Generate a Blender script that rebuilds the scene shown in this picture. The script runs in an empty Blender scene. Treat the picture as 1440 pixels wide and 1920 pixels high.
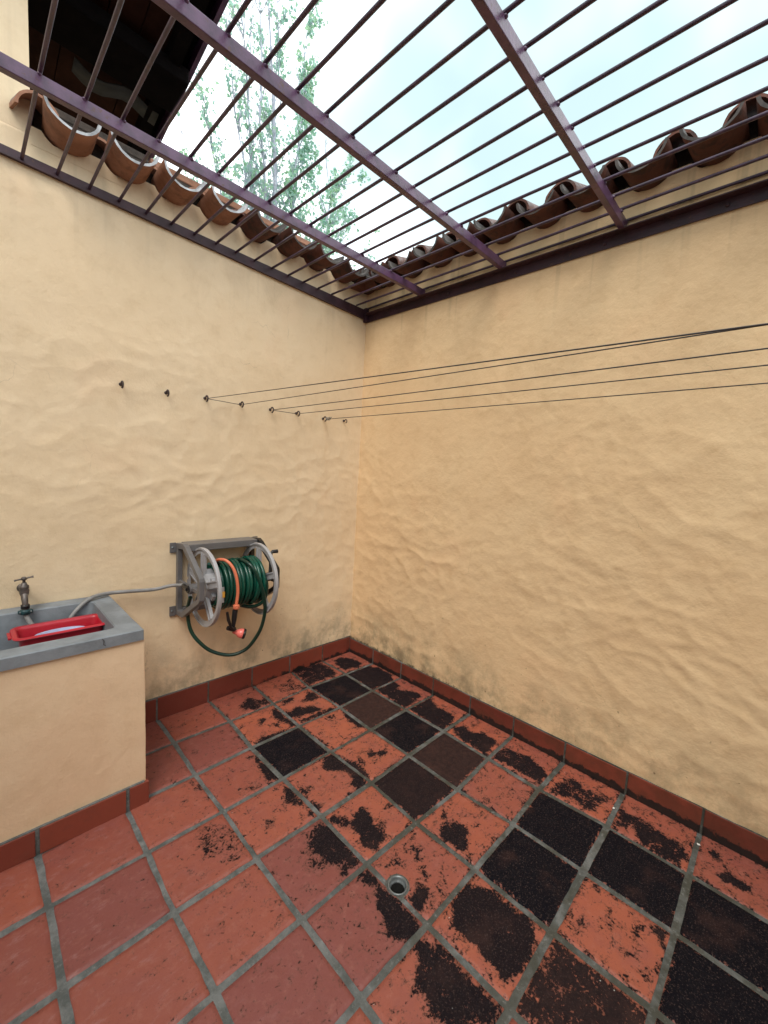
import bpy, bmesh, math, random
import numpy as np
from mathutils import Vector, Matrix, noise
PI = math.pi
S = bpy.context.scene
random.seed(11)
# ---------------------------------------------------------------- camera, sky, sun, exposure
cam_d = bpy.data.cameras.new('camera')
cam = bpy.data.objects.new('camera', cam_d); S.collection.objects.link(cam)
cam_d.sensor_fit = 'VERTICAL'; cam_d.sensor_height = 36.0; cam_d.sensor_width = 27.0
cam_d.lens = 776.57 / 1920 * 36.0
cam_d.clip_start = 0.02; cam_d.clip_end = 500
fw = Vector((0.71377344, 0.69399023, -0.09436653)); rt = Vector((0.69977766, -0.71223128, 0.05511655)); up = Vector((0.02896045, 0.10537632, 0.99401063))
cam.matrix_world = Matrix(((rt.x, up.x, -fw.x, -2.4153), (rt.y, up.y, -fw.y, -2.6809), (rt.z, up.z, -fw.z, 1.6147), (0, 0, 0, 1)))
S.camera = cam
S.render.resolution_x = 768; S.render.resolution_y = 1024
SUN_EL, SUN_AZ = math.radians(54), math.radians(228)      # azimuth measured clockwise from +y
W = bpy.data.worlds.new('World'); S.world = W; W.use_nodes = True
wn = W.node_tree.nodes; wl = W.node_tree.links; wn.clear()
wo = wn.new('ShaderNodeOutputWorld'); bg = wn.new('ShaderNodeBackground'); sky = wn.new('ShaderNodeTexSky')
sky.sky_type = 'NISHITA'; sky.sun_disc = False; sky.sun_elevation = SUN_EL; sky.sun_rotation = SUN_AZ
sky.air_density = 1.2; sky.dust_density = 2.0
tc = wn.new('ShaderNodeTexCoord'); nz = wn.new('ShaderNodeTexNoise'); nz.inputs['Scale'].default_value = 2.2; nz.inputs['Detail'].default_value = 5
rp = wn.new('ShaderNodeValToRGB'); rp.color_ramp.elements[0].position = .33; rp.color_ramp.elements[1].position = .6
rp.color_ramp.elements[0].color = (.85, .85, .85, 1); rp.color_ramp.elements[1].color = (1, 1, 1, 1)
mx = wn.new('ShaderNodeMix'); mx.data_type = 'RGBA'
mx.inputs[7].default_value = (13.5, 14.2, 14.6, 1)
cl0 = wn.new('ShaderNodeMix'); cl0.data_type = 'RGBA'; cl0.inputs[6].default_value = (4.2, 5.5, 5.7, 1); cl0.inputs[7].default_value = (14.0, 14.6, 14.8, 1)
nz2 = wn.new('ShaderNodeTexNoise'); nz2.inputs['Scale'].default_value = 1.3; nz2.inputs['Detail'].default_value = 4
rp2 = wn.new('ShaderNodeMapRange'); rp2.interpolation_type = 'SMOOTHSTEP'; rp2.inputs[1].default_value = .40; rp2.inputs[2].default_value = .62
wl.new(tc.outputs['Generated'], nz2.inputs['Vector']); wl.new(nz2.outputs['Fac'], rp2.inputs[0]); wl.new(rp2.outputs[0], cl0.inputs[0]); wl.new(cl0.outputs[2], mx.inputs[7])
wl.new(tc.outputs['Generated'], nz.inputs['Vector']); wl.new(nz.outputs['Fac'], rp.inputs['Fac'])
wl.new(rp.outputs['Color'], mx.inputs[0]); wl.new(sky.outputs['Color'], mx.inputs[6])
wl.new(mx.outputs[2], bg.inputs['Color']); bg.inputs['Strength'].default_value = 0.10
wl.new(bg.outputs[0], wo.inputs['Surface'])
sd = bpy.data.lights.new('sun', 'SUN'); sd.energy = 1.5; sd.angle = math.radians(30); sd.color = (1, .92, .82)
so = bpy.data.objects.new('sun', sd); S.collection.objects.link(so)
sdir = Vector((math.sin(SUN_AZ) * math.cos(SUN_EL), math.cos(SUN_AZ) * math.cos(SUN_EL), math.sin(SUN_EL)))
so.rotation_euler = sdir.to_track_quat('Z', 'Y').to_euler(); so.location = (0, 0, 30)
S.view_settings.view_transform = 'Standard'; S.view_settings.look = 'None'; S.view_settings.gamma = 1
S.view_settings.exposure = 0.95
S.cycles.max_bounces = 7; S.cycles.diffuse_bounces = 4; S.cycles.glossy_bounces = 2; S.cycles.transmission_bounces = 3
# ---------------------------------------------------------------- measured data (metres, on the floor)
NODES={(0,1):(-0.02,-0.305),(1,1):(-0.304,-0.302),(2,1):(-0.648,-0.283),(3,1):(-0.956,-0.308),(4,1):(-1.266,-0.309),(5,1):(-1.594,-0.299),(0,2):(-0.012,-0.627),(1,2):(-0.315,-0.622),(2,2):(-0.637,-0.636),(3,2):(-0.964,-0.631),(4,2):(-1.287,-0.623),(5,2):(-1.603,-0.633),(0,3):(-0.005,-0.955),(1,3):(-0.31,-0.949),(2,3):(-0.648,-0.952),(3,3):(-0.966,-0.952),(4,3):(-1.283,-0.951),(5,3):(-1.598,-0.948),(2,4):(-0.649,-1.269),(3,4):(-0.956,-1.278),(4,4):(-1.278,-1.275),(5,4):(-1.603,-1.267),(6,4):(-1.922,-1.258),(7,4):(-2.244,-1.261),(0,4):(-0.009,-1.271),(1,4):(-0.304,-1.266),(0,5):(-0.009,-1.584),(1,5):(-0.315,-1.591),(2,5):(-0.655,-1.61),(3,5):(-0.973,-1.598),(4,5):(-1.283,-1.591),(5,5):(-1.601,-1.588),(6,5):(-1.914,-1.585),(0,6):(-0.001,-1.908),(1,6):(-0.326,-1.902),(2,6):(-0.636,-1.913),(3,6):(-0.967,-1.911),(4,6):(-1.28,-1.91),(5,6):(-1.598,-1.901),(0,7):(0.004,-2.216),(1,7):(-0.308,-2.226),(2,7):(-0.635,-2.228),(3,7):(-0.968,-2.233),(4,7):(-1.28,-2.234),(0,8):(0.013,-2.544),(1,8):(-0.312,-2.546),(2,8):(-0.634,-2.549),(3,8):(-0.954,-2.547),(6,3):(-1.919,-0.945),(7,3):(-2.236,-0.938),(7,2):(-2.239,-0.661),(0,0):(0.013,0.008),(1,0):(-0.311,-0.016),(2,0):(-0.618,0.027),(3,0):(-0.943,0.014),(4,0):(-1.27,0.024),(5,0):(-1.594,0.015)}
STAINS=[(1,[(-0.22,-0.055),(-0.147,-0.054),(-0.08,-0.136),(-0.075,-0.26),(-0.156,-0.28),(-0.274,-0.254),(-0.267,-0.126)]),(1.1,[(-0.304,-0.313),(-0.085,-0.317),(-0.024,-0.387),(-0.032,-0.544),(-0.08,-0.62),(-0.307,-0.615)]),(0.85,[(-0.606,0.016),(-0.492,0.055),(-0.346,-0.002),(-0.335,-0.114),(-0.35,-0.264),(-0.488,-0.265),(-0.642,-0.275),(-0.622,-0.137)]),(0.5,[(-0.827,-0.128),(-0.679,-0.071),(-0.662,-0.195),(-0.684,-0.299),(-0.804,-0.265)]),(0.7,[(-1.171,-0.214),(-1.05,-0.107),(-1.005,-0.207),(-0.945,-0.227),(-0.971,-0.296),(-1.098,-0.304)]),(1,[(-0.965,-0.472),(-0.864,-0.45),(-0.779,-0.502),(-0.731,-0.563),(-0.781,-0.587),(-0.849,-0.557),(-0.909,-0.56),(-0.969,-0.523)]),(1,[(-0.785,-0.422),(-0.692,-0.335),(-0.644,-0.381),(-0.678,-0.45),(-0.743,-0.451)]),(1,[(-0.903,-0.323),(-0.808,-0.319),(-0.824,-0.359),(-0.914,-0.368)]),(1,[(-0.941,-0.586),(-0.668,-0.604),(-0.693,-0.639),(-0.946,-0.615)]),(1,[(-0.282,-0.632),(-0.103,-0.631),(-0.094,-0.682),(-0.154,-0.756),(-0.077,-0.854),(-0.101,-0.918),(-0.252,-0.932),(-0.308,-0.93)]),(1,[(-0.991,-0.331),(-0.97,-0.413),(-0.971,-0.547),(-0.963,-0.619),(-1.003,-0.617),(-1.014,-0.55),(-1.024,-0.502),(-1.037,-0.433)]),(1,[(-1.266,-0.594),(-1.165,-0.586),(-1.074,-0.605),(-0.963,-0.619),(-0.981,-0.646),(-1.14,-0.629),(-1.238,-0.629),(-1.27,-0.623)]),(0.9,[(-1.112,-0.401),(-1.079,-0.424),(-1.099,-0.464),(-1.153,-0.464)]),(0.9,[(-1.069,-0.51),(-1.028,-0.519),(-1.057,-0.559),(-1.089,-0.543)]),(1,[(-0.648,-0.679),(-0.642,-0.894),(-0.651,-0.937),(-0.7,-0.869),(-0.685,-0.724)]),(1,[(-0.772,-0.677),(-0.728,-0.679),(-0.741,-0.709),(-0.787,-0.705)]),(1,[(-0.952,-0.809),(-0.929,-0.879),(-0.948,-0.924),(-0.956,-0.878)]),(0.9,[(-1.282,-0.419),(-1.291,-0.587),(-1.312,-0.612),(-1.311,-0.548)]),(1,[(-1.306,-0.671),(-1.298,-0.719),(-1.29,-0.824),(-1.287,-0.939),(-1.308,-0.952),(-1.352,-0.908),(-1.33,-0.833),(-1.337,-0.786)]),(1,[(-1.447,-0.879),(-1.418,-0.905),(-1.44,-0.928),(-1.46,-0.907)]),(1,[(-0.292,-0.949),(-0.068,-0.978),(-0.113,-1.071),(-0.103,-1.203),(-0.157,-1.25),(-0.301,-1.265)]),(1,[(-0.797,-1.073),(-0.77,-1.126),(-0.712,-1.147),(-0.746,-1.181),(-0.824,-1.133)]),(1,[(-0.88,-1.084),(-0.862,-1.141),(-0.9,-1.174),(-0.91,-1.126)]),(1,[(-0.946,-1.027),(-0.926,-1.124),(-0.934,-1.229),(-0.941,-1.259),(-0.959,-1.234),(-0.97,-1.104)]),(1,[(-1.031,-0.976),(-0.97,-0.965),(-0.955,-1.079),(-0.954,-1.23),(-0.977,-1.275),(-1.04,-1.28),(-1.057,-1.229),(-1.012,-1.191),(-1.014,-1.117),(-1.076,-1.068),(-1.08,-1.016)]),(1,[(-1.263,-1.046),(-1.217,-1.084),(-1.239,-1.12),(-1.277,-1.103)]),(1,[(-1.257,-1.129),(-1.245,-1.19),(-1.265,-1.254),(-1.271,-1.204)]),(1,[(-1.309,-0.985),(-1.289,-1.023),(-1.301,-1.122),(-1.291,-1.164),(-1.353,-1.121),(-1.337,-1.061)]),(1,[(-1.308,-1.172),(-1.291,-1.223),(-1.3,-1.272),(-1.318,-1.239)]),(0.5,[(-1.488,-1.109),(-1.451,-1.143),(-1.478,-1.179),(-1.505,-1.148)]),(1,[(-0.244,-1.286),(-0.152,-1.314),(-0.178,-1.399),(-0.127,-1.443),(-0.128,-1.55),(-0.197,-1.561),(-0.299,-1.565),(-0.297,-1.475),(-0.288,-1.352)]),(1,[(-1.168,-1.368),(-1.102,-1.357),(-1.099,-1.399),(-1.106,-1.457),(-1.124,-1.488),(-1.119,-1.533),(-1.156,-1.57),(-1.207,-1.572),(-1.244,-1.524),(-1.217,-1.462),(-1.203,-1.395)]),(1,[(-1.278,-1.312),(-1.217,-1.307),(-1.195,-1.376),(-1.207,-1.405),(-1.24,-1.376)]),(1,[(-1.111,-1.472),(-1.076,-1.491),(-1.114,-1.517)]),(1,[(-0.996,-1.423),(-0.982,-1.451),(-1.01,-1.464)]),(0.95,[(-1.394,-1.334),(-1.314,-1.292),(-1.282,-1.348),(-1.287,-1.419),(-1.284,-1.53),(-1.301,-1.576),(-1.381,-1.569),(-1.387,-1.539),(-1.349,-1.532),(-1.399,-1.497),(-1.453,-1.454),(-1.409,-1.432),(-1.429,-1.38)]),(0.9,[(-0.292,-1.595),(-0.145,-1.607),(-0.136,-1.695),(-0.11,-1.747),(-0.156,-1.864),(-0.182,-1.892),(-0.292,-1.891),(-0.283,-1.828),(-0.285,-1.722)]),(1,[(-0.942,-1.708),(-0.886,-1.69),(-0.823,-1.719),(-0.816,-1.766),(-0.847,-1.794),(-0.926,-1.862),(-0.945,-1.832),(-0.944,-1.773),(-0.953,-1.727)]),(0.9,[(-0.855,-1.643),(-0.813,-1.647),(-0.838,-1.679),(-0.871,-1.668)]),(1,[(-1.241,-1.804),(-1.189,-1.786),(-1.175,-1.824),(-1.198,-1.853),(-1.248,-1.864),(-1.277,-1.871),(-1.265,-1.821)]),(1,[(-1.077,-1.65),(-1.061,-1.698),(-1.099,-1.723),(-1.08,-1.74),(-1.128,-1.725),(-1.098,-1.691)]),(1,[(-1.138,-1.775),(-1.121,-1.802),(-1.156,-1.802)]),(1,[(-1.234,-1.633),(-1.178,-1.666),(-1.185,-1.695),(-1.232,-1.652)]),(1,[(-1.146,-1.832),(-1.113,-1.851),(-1.14,-1.861)]),(1,[(-1.341,-1.591),(-1.3,-1.614),(-1.299,-1.682),(-1.311,-1.694),(-1.341,-1.657)]),(1.1,[(-1.322,-1.69),(-1.299,-1.748),(-1.298,-1.903),(-1.395,-1.892),(-1.412,-1.839),(-1.388,-1.812),(-1.377,-1.744)]),(0.75,[(-0.295,-1.941),(-0.142,-1.942),(-0.096,-2.009),(-0.134,-2.075),(-0.089,-2.139),(-0.086,-2.194),(-0.197,-2.171),(-0.254,-2.164),(-0.271,-2.121),(-0.261,-2.042),(-0.307,-1.978)]),(1.15,[(-1.147,-1.918),(-1.058,-1.925),(-1.006,-1.961),(-0.995,-2.069),(-0.985,-2.142),(-1.013,-2.192),(-1.102,-2.217),(-1.199,-2.208),(-1.227,-2.176),(-1.209,-2.085),(-1.22,-1.982)]),(1,[(-1.343,-1.915),(-1.336,-1.928),(-1.292,-1.981),(-1.306,-2.214),(-1.356,-2.22),(-1.46,-2.131),(-1.453,-2.052),(-1.441,-1.981),(-1.392,-1.956)]),(0.85,[(-0.281,-2.254),(-0.145,-2.247),(-0.119,-2.322),(-0.149,-2.368),(-0.156,-2.444),(-0.136,-2.501),(-0.216,-2.532),(-0.296,-2.509),(-0.31,-2.437),(-0.29,-2.368),(-0.235,-2.31)]),(0.8,[(-0.669,-2.258),(-0.65,-2.308),(-0.685,-2.301)]),(1,[(-0.672,-2.462),(-0.654,-2.535),(-0.693,-2.535),(-0.701,-2.501)]),(0.9,[(-0.89,-2.275),(-0.824,-2.292),(-0.837,-2.305),(-0.909,-2.293)]),(1,[(-0.77,-2.363),(-0.754,-2.378),(-0.775,-2.384),(-0.791,-2.369)]),(1,[(-0.743,-2.441),(-0.734,-2.458),(-0.756,-2.456)]),(1,[(-0.822,-2.444),(-0.813,-2.464),(-0.833,-2.455)]),(1,[(-0.105,-2.592),(-0.059,-2.619),(-0.119,-2.633),(-0.144,-2.613)]),(0.95,[(-0.215,-2.636),(-0.141,-2.663),(-0.167,-2.709),(-0.169,-2.751),(-0.216,-2.734),(-0.23,-2.657)]),(0.42,[(-1.754,-0.97),(-1.656,-0.968),(-1.584,-1.143),(-1.627,-1.251),(-1.7,-1.212),(-1.764,-1.093)]),(0.42,[(-1.674,-0.657),(-1.607,-0.642),(-1.597,-0.803),(-1.62,-0.878),(-1.644,-0.761)])]
LOOP=[(-1.476,-0.2,0.813),(-1.468,-0.14,0.729),(-1.46,-0.12,0.672),(-1.447,-0.13,0.587),(-1.416,-0.16,0.52),(-1.349,-0.2,0.447),(-1.251,-0.25,0.409),(-1.164,-0.29,0.434),(-1.107,-0.32,0.512),(-1.076,-0.34,0.599),(-1.074,-0.365,0.712),(-1.104,-0.385,0.827),(-1.137,-0.38,0.923),(-1.173,-0.35,0.999),(-1.196,-0.27,1.021),(-1.186,-0.2,0.999)]
LEAD=[(-1.343,-0.24,1.025),(-1.342,-0.29,1.044),(-1.322,-0.34,1.042),(-1.299,-0.375,1.004),(-1.284,-0.395,0.941),(-1.278,-0.4,0.86),(-1.286,-0.4,0.784)]
GUN=[(-1.286,-0.4,0.784),(-1.286,-0.4,0.761),(-1.292,-0.4,0.749),(-1.303,-0.4,0.65),(-1.35,-0.42,0.757),(-1.326,-0.42,0.661),(-1.299,-0.4,0.636),(-1.258,-0.4,0.603),(-1.234,-0.4,0.6),(-1.22,-0.4,0.597),(-1.333,-0.4,0.657)]
SUPPLY=[(-2.215,-0.12,0.881),(-2.214,-0.12,0.847),(-2.203,-0.15,0.819),(-2.179,-0.2,0.784),(-2.12,-0.2,0.62),(-2.07,-0.15,0.64),(-2.055,-0.11,0.76),(-2.018,-0.09,0.797),(-1.968,-0.07,0.839),(-1.913,-0.055,0.861),(-1.855,-0.05,0.867),(-1.764,-0.05,0.861),(-1.627,-0.055,0.852),(-1.546,-0.08,0.867),(-1.491,-0.14,0.876)]
# ---------------------------------------------------------------- helpers
C = S.collection
def link(o, parent=None):
    C.objects.link(o)
    if parent is not None: o.parent = parent
    return o
def meshobj(name, verts, faces, mat, parent=None, smooth=False, label=None):
    me = bpy.data.meshes.new(name); me.from_pydata([tuple(v) for v in verts], [], faces); me.update()
    if mat: me.materials.append(mat)
    if smooth: me.shade_smooth()
    o = link(bpy.data.objects.new(name, me), parent)
    if label: o['label'] = label
    return o
def tag(o, label=None, cat=None, group=None, kind=None):
    if label: o['label'] = label
    if cat: o['category'] = cat
    if group: o['group'] = group
    if kind: o['kind'] = kind
    return o
def empty(name, label, cat, loc=(0, 0, 0), group=None):
    o = link(bpy.data.objects.new(name, None)); o.empty_display_size = .05; o.location = loc
    return tag(o, label, cat, group)
class MB:
    """collects shapes into ONE mesh; world coordinates, origin moved to org on build"""
    def __init__(s): s.v = []; s.f = []; s.sm = []
    def add(s, vs, fs, sm=False):
        n = len(s.v); s.v += [Vector(v) for v in vs]; s.f += [tuple(i + n for i in f) for f in fs]; s.sm += [sm] * len(fs)
    def box(s, x0, x1, y0, y1, z0, z1, bev=0.0):
        if bev:
            bm = bmesh.new(); bmesh.ops.create_cube(bm, size=1)
            for v in bm.verts: v.co = Vector(((x0 + x1) / 2 + v.co.x * (x1 - x0), (y0 + y1) / 2 + v.co.y * (y1 - y0), (z0 + z1) / 2 + v.co.z * (z1 - z0)))
            bmesh.ops.bevel(bm, geom=bm.edges[:], offset=bev, segments=2, affect='EDGES', profile=.5)
            bm.verts.index_update(); s.add([v.co.copy() for v in bm.verts], [tuple(v.index for v in f.verts) for f in bm.faces]); bm.free(); return
        v = [(x, y, z) for x in (x0, x1) for y in (y0, y1) for z in (z0, z1)]
        s.add(v, [(0, 1, 3, 2), (4, 6, 7, 5), (0, 4, 5, 1), (2, 3, 7, 6), (0, 2, 6, 4), (1, 5, 7, 3)])
    def prism(s, poly, axis, a0, a1):
        """poly of (p,q) extruded along axis 0/1/2; (p,q) are the two other axes in order"""
        n = len(poly)
        def mk(p, q, a): w = [p, q]; w.insert(axis, a); return tuple(w)
        v = [mk(p, q, a0) for p, q in poly] + [mk(p, q, a1) for p, q in poly]
        s.add(v, [tuple(range(n - 1, -1, -1)), tuple(range(n, 2 * n))] + [(i, (i + 1) % n, n + (i + 1) % n, n + i) for i in range(n)])
    def tube(s, pts, r, n=8, caps=True, sm=True):
        pts = [Vector(p) for p in pts]; m = len(pts); rr = r if isinstance(r, (list, tuple)) else [r] * m
        t0 = (pts[1] - pts[0]).normalized(); nrm = t0.orthogonal().normalized(); vs = []
        for i, p in enumerate(pts):
            t = (pts[min(i + 1, m - 1)] - pts[max(i - 1, 0)])
            if t.length < 1e-9: t = t0
            t.normalize(); nrm = (nrm - t * nrm.dot(t))
            nrm = nrm.normalized() if nrm.length > 1e-6 else t.orthogonal().normalized()
            b = t.cross(nrm)
            for k in range(n):
                a = 2 * PI * k / n; vs.append(p + (nrm * math.cos(a) + b * math.sin(a)) * rr[i])
        fs = [(i * n + k, i * n + (k + 1) % n, (i + 1) * n + (k + 1) % n, (i + 1) * n + k) for i in range(m - 1) for k in range(n)]
        s.add(vs, fs, sm)
        if caps: s.add(vs[:n], [tuple(range(n - 1, -1, -1))]); s.add(vs[-n:], [tuple(range(n))])
    def lathe(s, prof, org, axis, n=24, sm=True):
        """prof: (r, h) along axis from org"""
        org = Vector(org); axis = Vector(axis).normalized(); a = axis.orthogonal().normalized(); b = axis.cross(a); vs = []
        for r, h in prof:
            for k in range(n):
                t = 2 * PI * k / n; vs.append(org + axis * h + (a * math.cos(t) + b * math.sin(t)) * r)
        s.add(vs, [(i * n + k, i * n + (k + 1) % n, (i + 1) * n + (k + 1) % n, (i + 1) * n + k) for i in range(len(prof) - 1) for k in range(n)], sm)
    def build(s, name, mat, parent=None, org=None, label=None):
        org = Vector(org) if org is not None else Vector((0, 0, 0))
        if parent is not None: org = parent.matrix_basis.translation.copy() if parent.parent is None else (parent.parent.matrix_basis.translation + parent.matrix_basis.translation)
        me = bpy.data.meshes.new(name); me.from_pydata([tuple(v - org) for v in s.v], [], s.f); me.update()
        for p, q in zip(me.polygons, s.sm): p.use_smooth = q
        if mat: me.materials.append(mat)
        o = link(bpy.data.objects.new(name, me), parent)
        if parent is None: o.location = org
        if label: o['label'] = label
        return o
def spline(pts, n=6):
    P_ = [Vector(p) for p in pts]; P_ = [P_[0] * 2 - P_[1]] + P_ + [P_[-1] * 2 - P_[-2]]; out = []
    for i in range(1, len(P_) - 2):
        for k in range(n):
            t = k / n; a, b, c, d = P_[i - 1:i + 3]
            out.append(.5 * ((2 * b) + (c - a) * t + (2 * a - 5 * b + 4 * c - d) * t * t + (3 * b - a - 3 * c + d) * t ** 3))
    out.append(P_[-2]); return out
# ---------------------------------------------------------------- materials
class NT:
    def __init__(s, name, rough=.6, spec=.5, metal=0.):
        s.m = bpy.data.materials.new(name); s.m.use_nodes = True; s.n = s.m.node_tree.nodes; s.l = s.m.node_tree.links
        s.b = s.n['Principled BSDF']; s.b.inputs['Roughness'].default_value = rough; s.b.inputs['Metallic'].default_value = metal
        s.b.inputs['Specular IOR Level'].default_value = spec
        s.tc = s.n.new('ShaderNodeTexCoord'); s.geo = s.n.new('ShaderNodeNewGeometry')
    def setin(s, sock, v):
        if isinstance(v, bpy.types.NodeSocket): s.l.new(v, sock)
        elif isinstance(v, (tuple, list)) and len(v) == 3 and sock.type == 'RGBA': sock.default_value = (*v, 1)
        else: sock.default_value = v
    def pos(s, scale=(1, 1, 1), rot=(0, 0, 0), src=None):
        mp = s.n.new('ShaderNodeMapping'); mp.inputs['Scale'].default_value = scale; mp.inputs['Rotation'].default_value = rot
        s.l.new(src or s.geo.outputs['Position'], mp.inputs['Vector']); return mp.outputs[0]
    def noise(s, scale, detail=4, rough=.5, vec=None, dist=0.):
        t = s.n.new('ShaderNodeTexNoise'); t.inputs['Scale'].default_value = scale; t.inputs['Detail'].default_value = detail
        t.inputs['Roughness'].default_value = rough; t.inputs['Distortion'].default_value = dist
        s.l.new(vec or s.geo.outputs['Position'], t.inputs['Vector']); return t.outputs['Fac']
    def noisec(s, scale, detail=2, vec=None):
        t = s.n.new('ShaderNodeTexNoise'); t.inputs['Scale'].default_value = scale; t.inputs['Detail'].default_value = detail
        s.l.new(vec or s.geo.outputs['Position'], t.inputs['Vector']); return t.outputs['Color']
    def voro(s, scale, feature='SMOOTH_F1', vec=None, smooth=.4):
        t = s.n.new('ShaderNodeTexVoronoi'); t.feature = feature; t.inputs['Scale'].default_value = scale
        if feature == 'SMOOTH_F1': t.inputs['Smoothness'].default_value = smooth
        s.l.new(vec or s.geo.outputs['Position'], t.inputs['Vector']); return t.outputs['Distance']
    def math(s, op, a, b=None, c=None, clamp=False):
        t = s.n.new('ShaderNodeMath'); t.operation = op; t.use_clamp = clamp
        for i, v in enumerate((a, b, c)):
            if v is not None: s.setin(t.inputs[i], v)
        return t.outputs[0]
    def vadd(s, a, b, k=1.):
        t = s.n.new('ShaderNodeVectorMath'); t.operation = 'MULTIPLY_ADD'; s.l.new(b, t.inputs[0]); t.inputs[1].default_value = (k, k, k); s.l.new(a, t.inputs[2]); return t.outputs[0]
    def ramp(s, f, lo, hi, a=0., b=1.):
        t = s.n.new('ShaderNodeMapRange'); t.interpolation_type = 'SMOOTHSTEP'; s.setin(t.inputs[0], f)
        t.inputs[1].default_value = lo; t.inputs[2].default_value = hi; t.inputs[3].default_value = a; t.inputs[4].default_value = b; return t.outputs[0]
    def mix(s, f, a, b, mode='MIX'):
        t = s.n.new('ShaderNodeMix'); t.data_type = 'RGBA'; t.blend_type = mode; s.setin(t.inputs[0], f); s.setin(t.inputs[6], a); s.setin(t.inputs[7], b); return t.outputs[2]
    def attr(s, name):
        t = s.n.new('ShaderNodeAttribute'); t.attribute_name = name; return t.outputs['Fac']
    def xyz(s, src=None):
        t = s.n.new('ShaderNodeSeparateXYZ'); s.l.new(src or s.geo.outputs['Position'], t.inputs[0]); return t.outputs
    def bump(s, h, strength=1., dist=.01, prev=None):
        t = s.n.new('ShaderNodeBump'); t.inputs['Strength'].default_value = strength; t.inputs['Distance'].default_value = dist
        s.l.new(h, t.inputs['Height'])
        if prev is not None: s.l.new(prev, t.inputs['Normal'])
        return t.outputs[0]
    def out(s, col=None, rough=None, nrm=None):
        if col is not None: s.setin(s.b.inputs['Base Color'], col)
        if rough is not None: s.setin(s.b.inputs['Roughness'], rough)
        if nrm is not None: s.l.new(nrm, s.b.inputs['Normal'])
        return s.m

def plaster(name, base, alt, bumpk=1., grime=True, uaxis=0):
    t = NT(name, .75, .25)
    P_ = t.pos((1, 1, 1))
    x, y, z = t.xyz()
    # colour: broad brush clouds, fine mottling, faint run-off streaks under the tiles, grime above the skirting
    n1 = t.noise(1.3, 4, .6); n2 = t.noise(9, 5, .65); n3 = t.noise(70, 3)
    c = t.mix(t.ramp(n1, .35, .68), base, alt)
    c = t.mix(t.math('MULTIPLY', t.ramp(n2, .45, .75), .5), c, tuple(v * w for v, w in zip(base, (.86, .83, .78))))
    c = t.mix(t.math('MULTIPLY', t.ramp(n3, .45, .7), .12), c, tuple(min(1, v * 1.12) for v in base))
    sv = t.noise(7, 3, .6, t.pos((1, 1, .05)))
    stre = t.math('MULTIPLY', t.ramp(sv, .58, .74), t.ramp(z, 1.9, 2.9))
    c = t.mix(t.math('MULTIPLY', stre, .16), c, tuple(v * w for v, w in zip(base, (.68, .66, .66))))
    sv2 = t.noise(16, 2, .5, t.pos((1, 1, .03)))
    c = t.mix(t.math('MULTIPLY', t.math('MULTIPLY', t.ramp(sv2, .60, .68), t.ramp(z, 2.45, 3.0)), .10 if uaxis == 0 else .26), c, tuple(v * .42 for v in base))
    pt = t.noise(1.9, 2, .5, t.pos((1, 1, .8)))
    c = t.mix(t.math('MULTIPLY', t.ramp(pt, .60, .66), .14), c, tuple(v * w for v, w in zip(base, (1.04, .93, .93))))
    if grime:
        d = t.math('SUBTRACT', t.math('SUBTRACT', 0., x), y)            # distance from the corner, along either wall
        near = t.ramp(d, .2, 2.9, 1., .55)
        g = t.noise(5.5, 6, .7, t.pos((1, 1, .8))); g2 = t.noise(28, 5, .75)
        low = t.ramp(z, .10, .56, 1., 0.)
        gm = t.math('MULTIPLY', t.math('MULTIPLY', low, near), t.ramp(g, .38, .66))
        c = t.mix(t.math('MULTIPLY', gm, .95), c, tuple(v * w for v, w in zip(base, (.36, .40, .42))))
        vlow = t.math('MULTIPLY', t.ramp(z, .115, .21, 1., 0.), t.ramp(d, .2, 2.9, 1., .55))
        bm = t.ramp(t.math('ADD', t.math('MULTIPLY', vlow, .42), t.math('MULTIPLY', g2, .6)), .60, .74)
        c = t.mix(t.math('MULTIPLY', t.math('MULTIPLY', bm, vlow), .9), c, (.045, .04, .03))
        sp = t.math('MULTIPLY', t.ramp(t.noise(42, 2, .5), .71, .76), t.ramp(z, .12, 1.0, .8, 0.))
        c = t.mix(sp, c, (.16, .11, .06))
    ck = t.n.new('ShaderNodeTexVoronoi'); ck.feature = 'DISTANCE_TO_EDGE'; ck.inputs['Scale'].default_value = 1.7; t.l.new(t.vadd(t.pos((1, 1, 1)), t.noisec(5, 5), .22), ck.inputs['Vector'])
    ckm = t.math('MULTIPLY', t.ramp(ck.outputs['Distance'], .0, .0035, 1., 0.), t.ramp(t.noise(1.6, 3, .6), .56, .64, 0., .32))
    c = t.mix(ckm, c, tuple(v * .45 for v in base))
    nb = t.bump(t.noise(22, 6, .6), .42 * bumpk, .009)
    nb = t.bump(t.noise(120, 4, .65), .25, .0025, nb)
    return t.out(c, .72, nb)
def simple(name, col, rough=.5, metal=0., var=.15, scale=12, bump=0., bscale=80, spec=.5):
    t = NT(name, rough, spec, metal)
    n = t.noise(scale, 5, .6)
    c = t.mix(t.ramp(n, .3, .7), tuple(v * (1 - var) for v in col), tuple(min(1, v * (1 + var)) for v in col))
    nb = t.bump(t.noise(bscale, 4, .6), .5, bump) if bump else None
    return t.out(c, None, nb)
M_wallL = plaster('plaster_sky_lit', (.755, .595, .405), (.775, .625, .44), .8)  # same paint as the right wall, paled to carry the cool sky light
M_wallR = plaster('plaster_warm_lit', (.76, .54, .32), (.78, .575, .35), 1.15, True, 1)  # same paint as the left wall, its warmer light put into the colour
M_sinkp = plaster('plaster_sink', (.74, .55, .37), (.77, .59, .41), .7, False)
M_far = plaster('plaster_far', (.74, .68, .60), (.77, .72, .65), .3, False)
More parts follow.
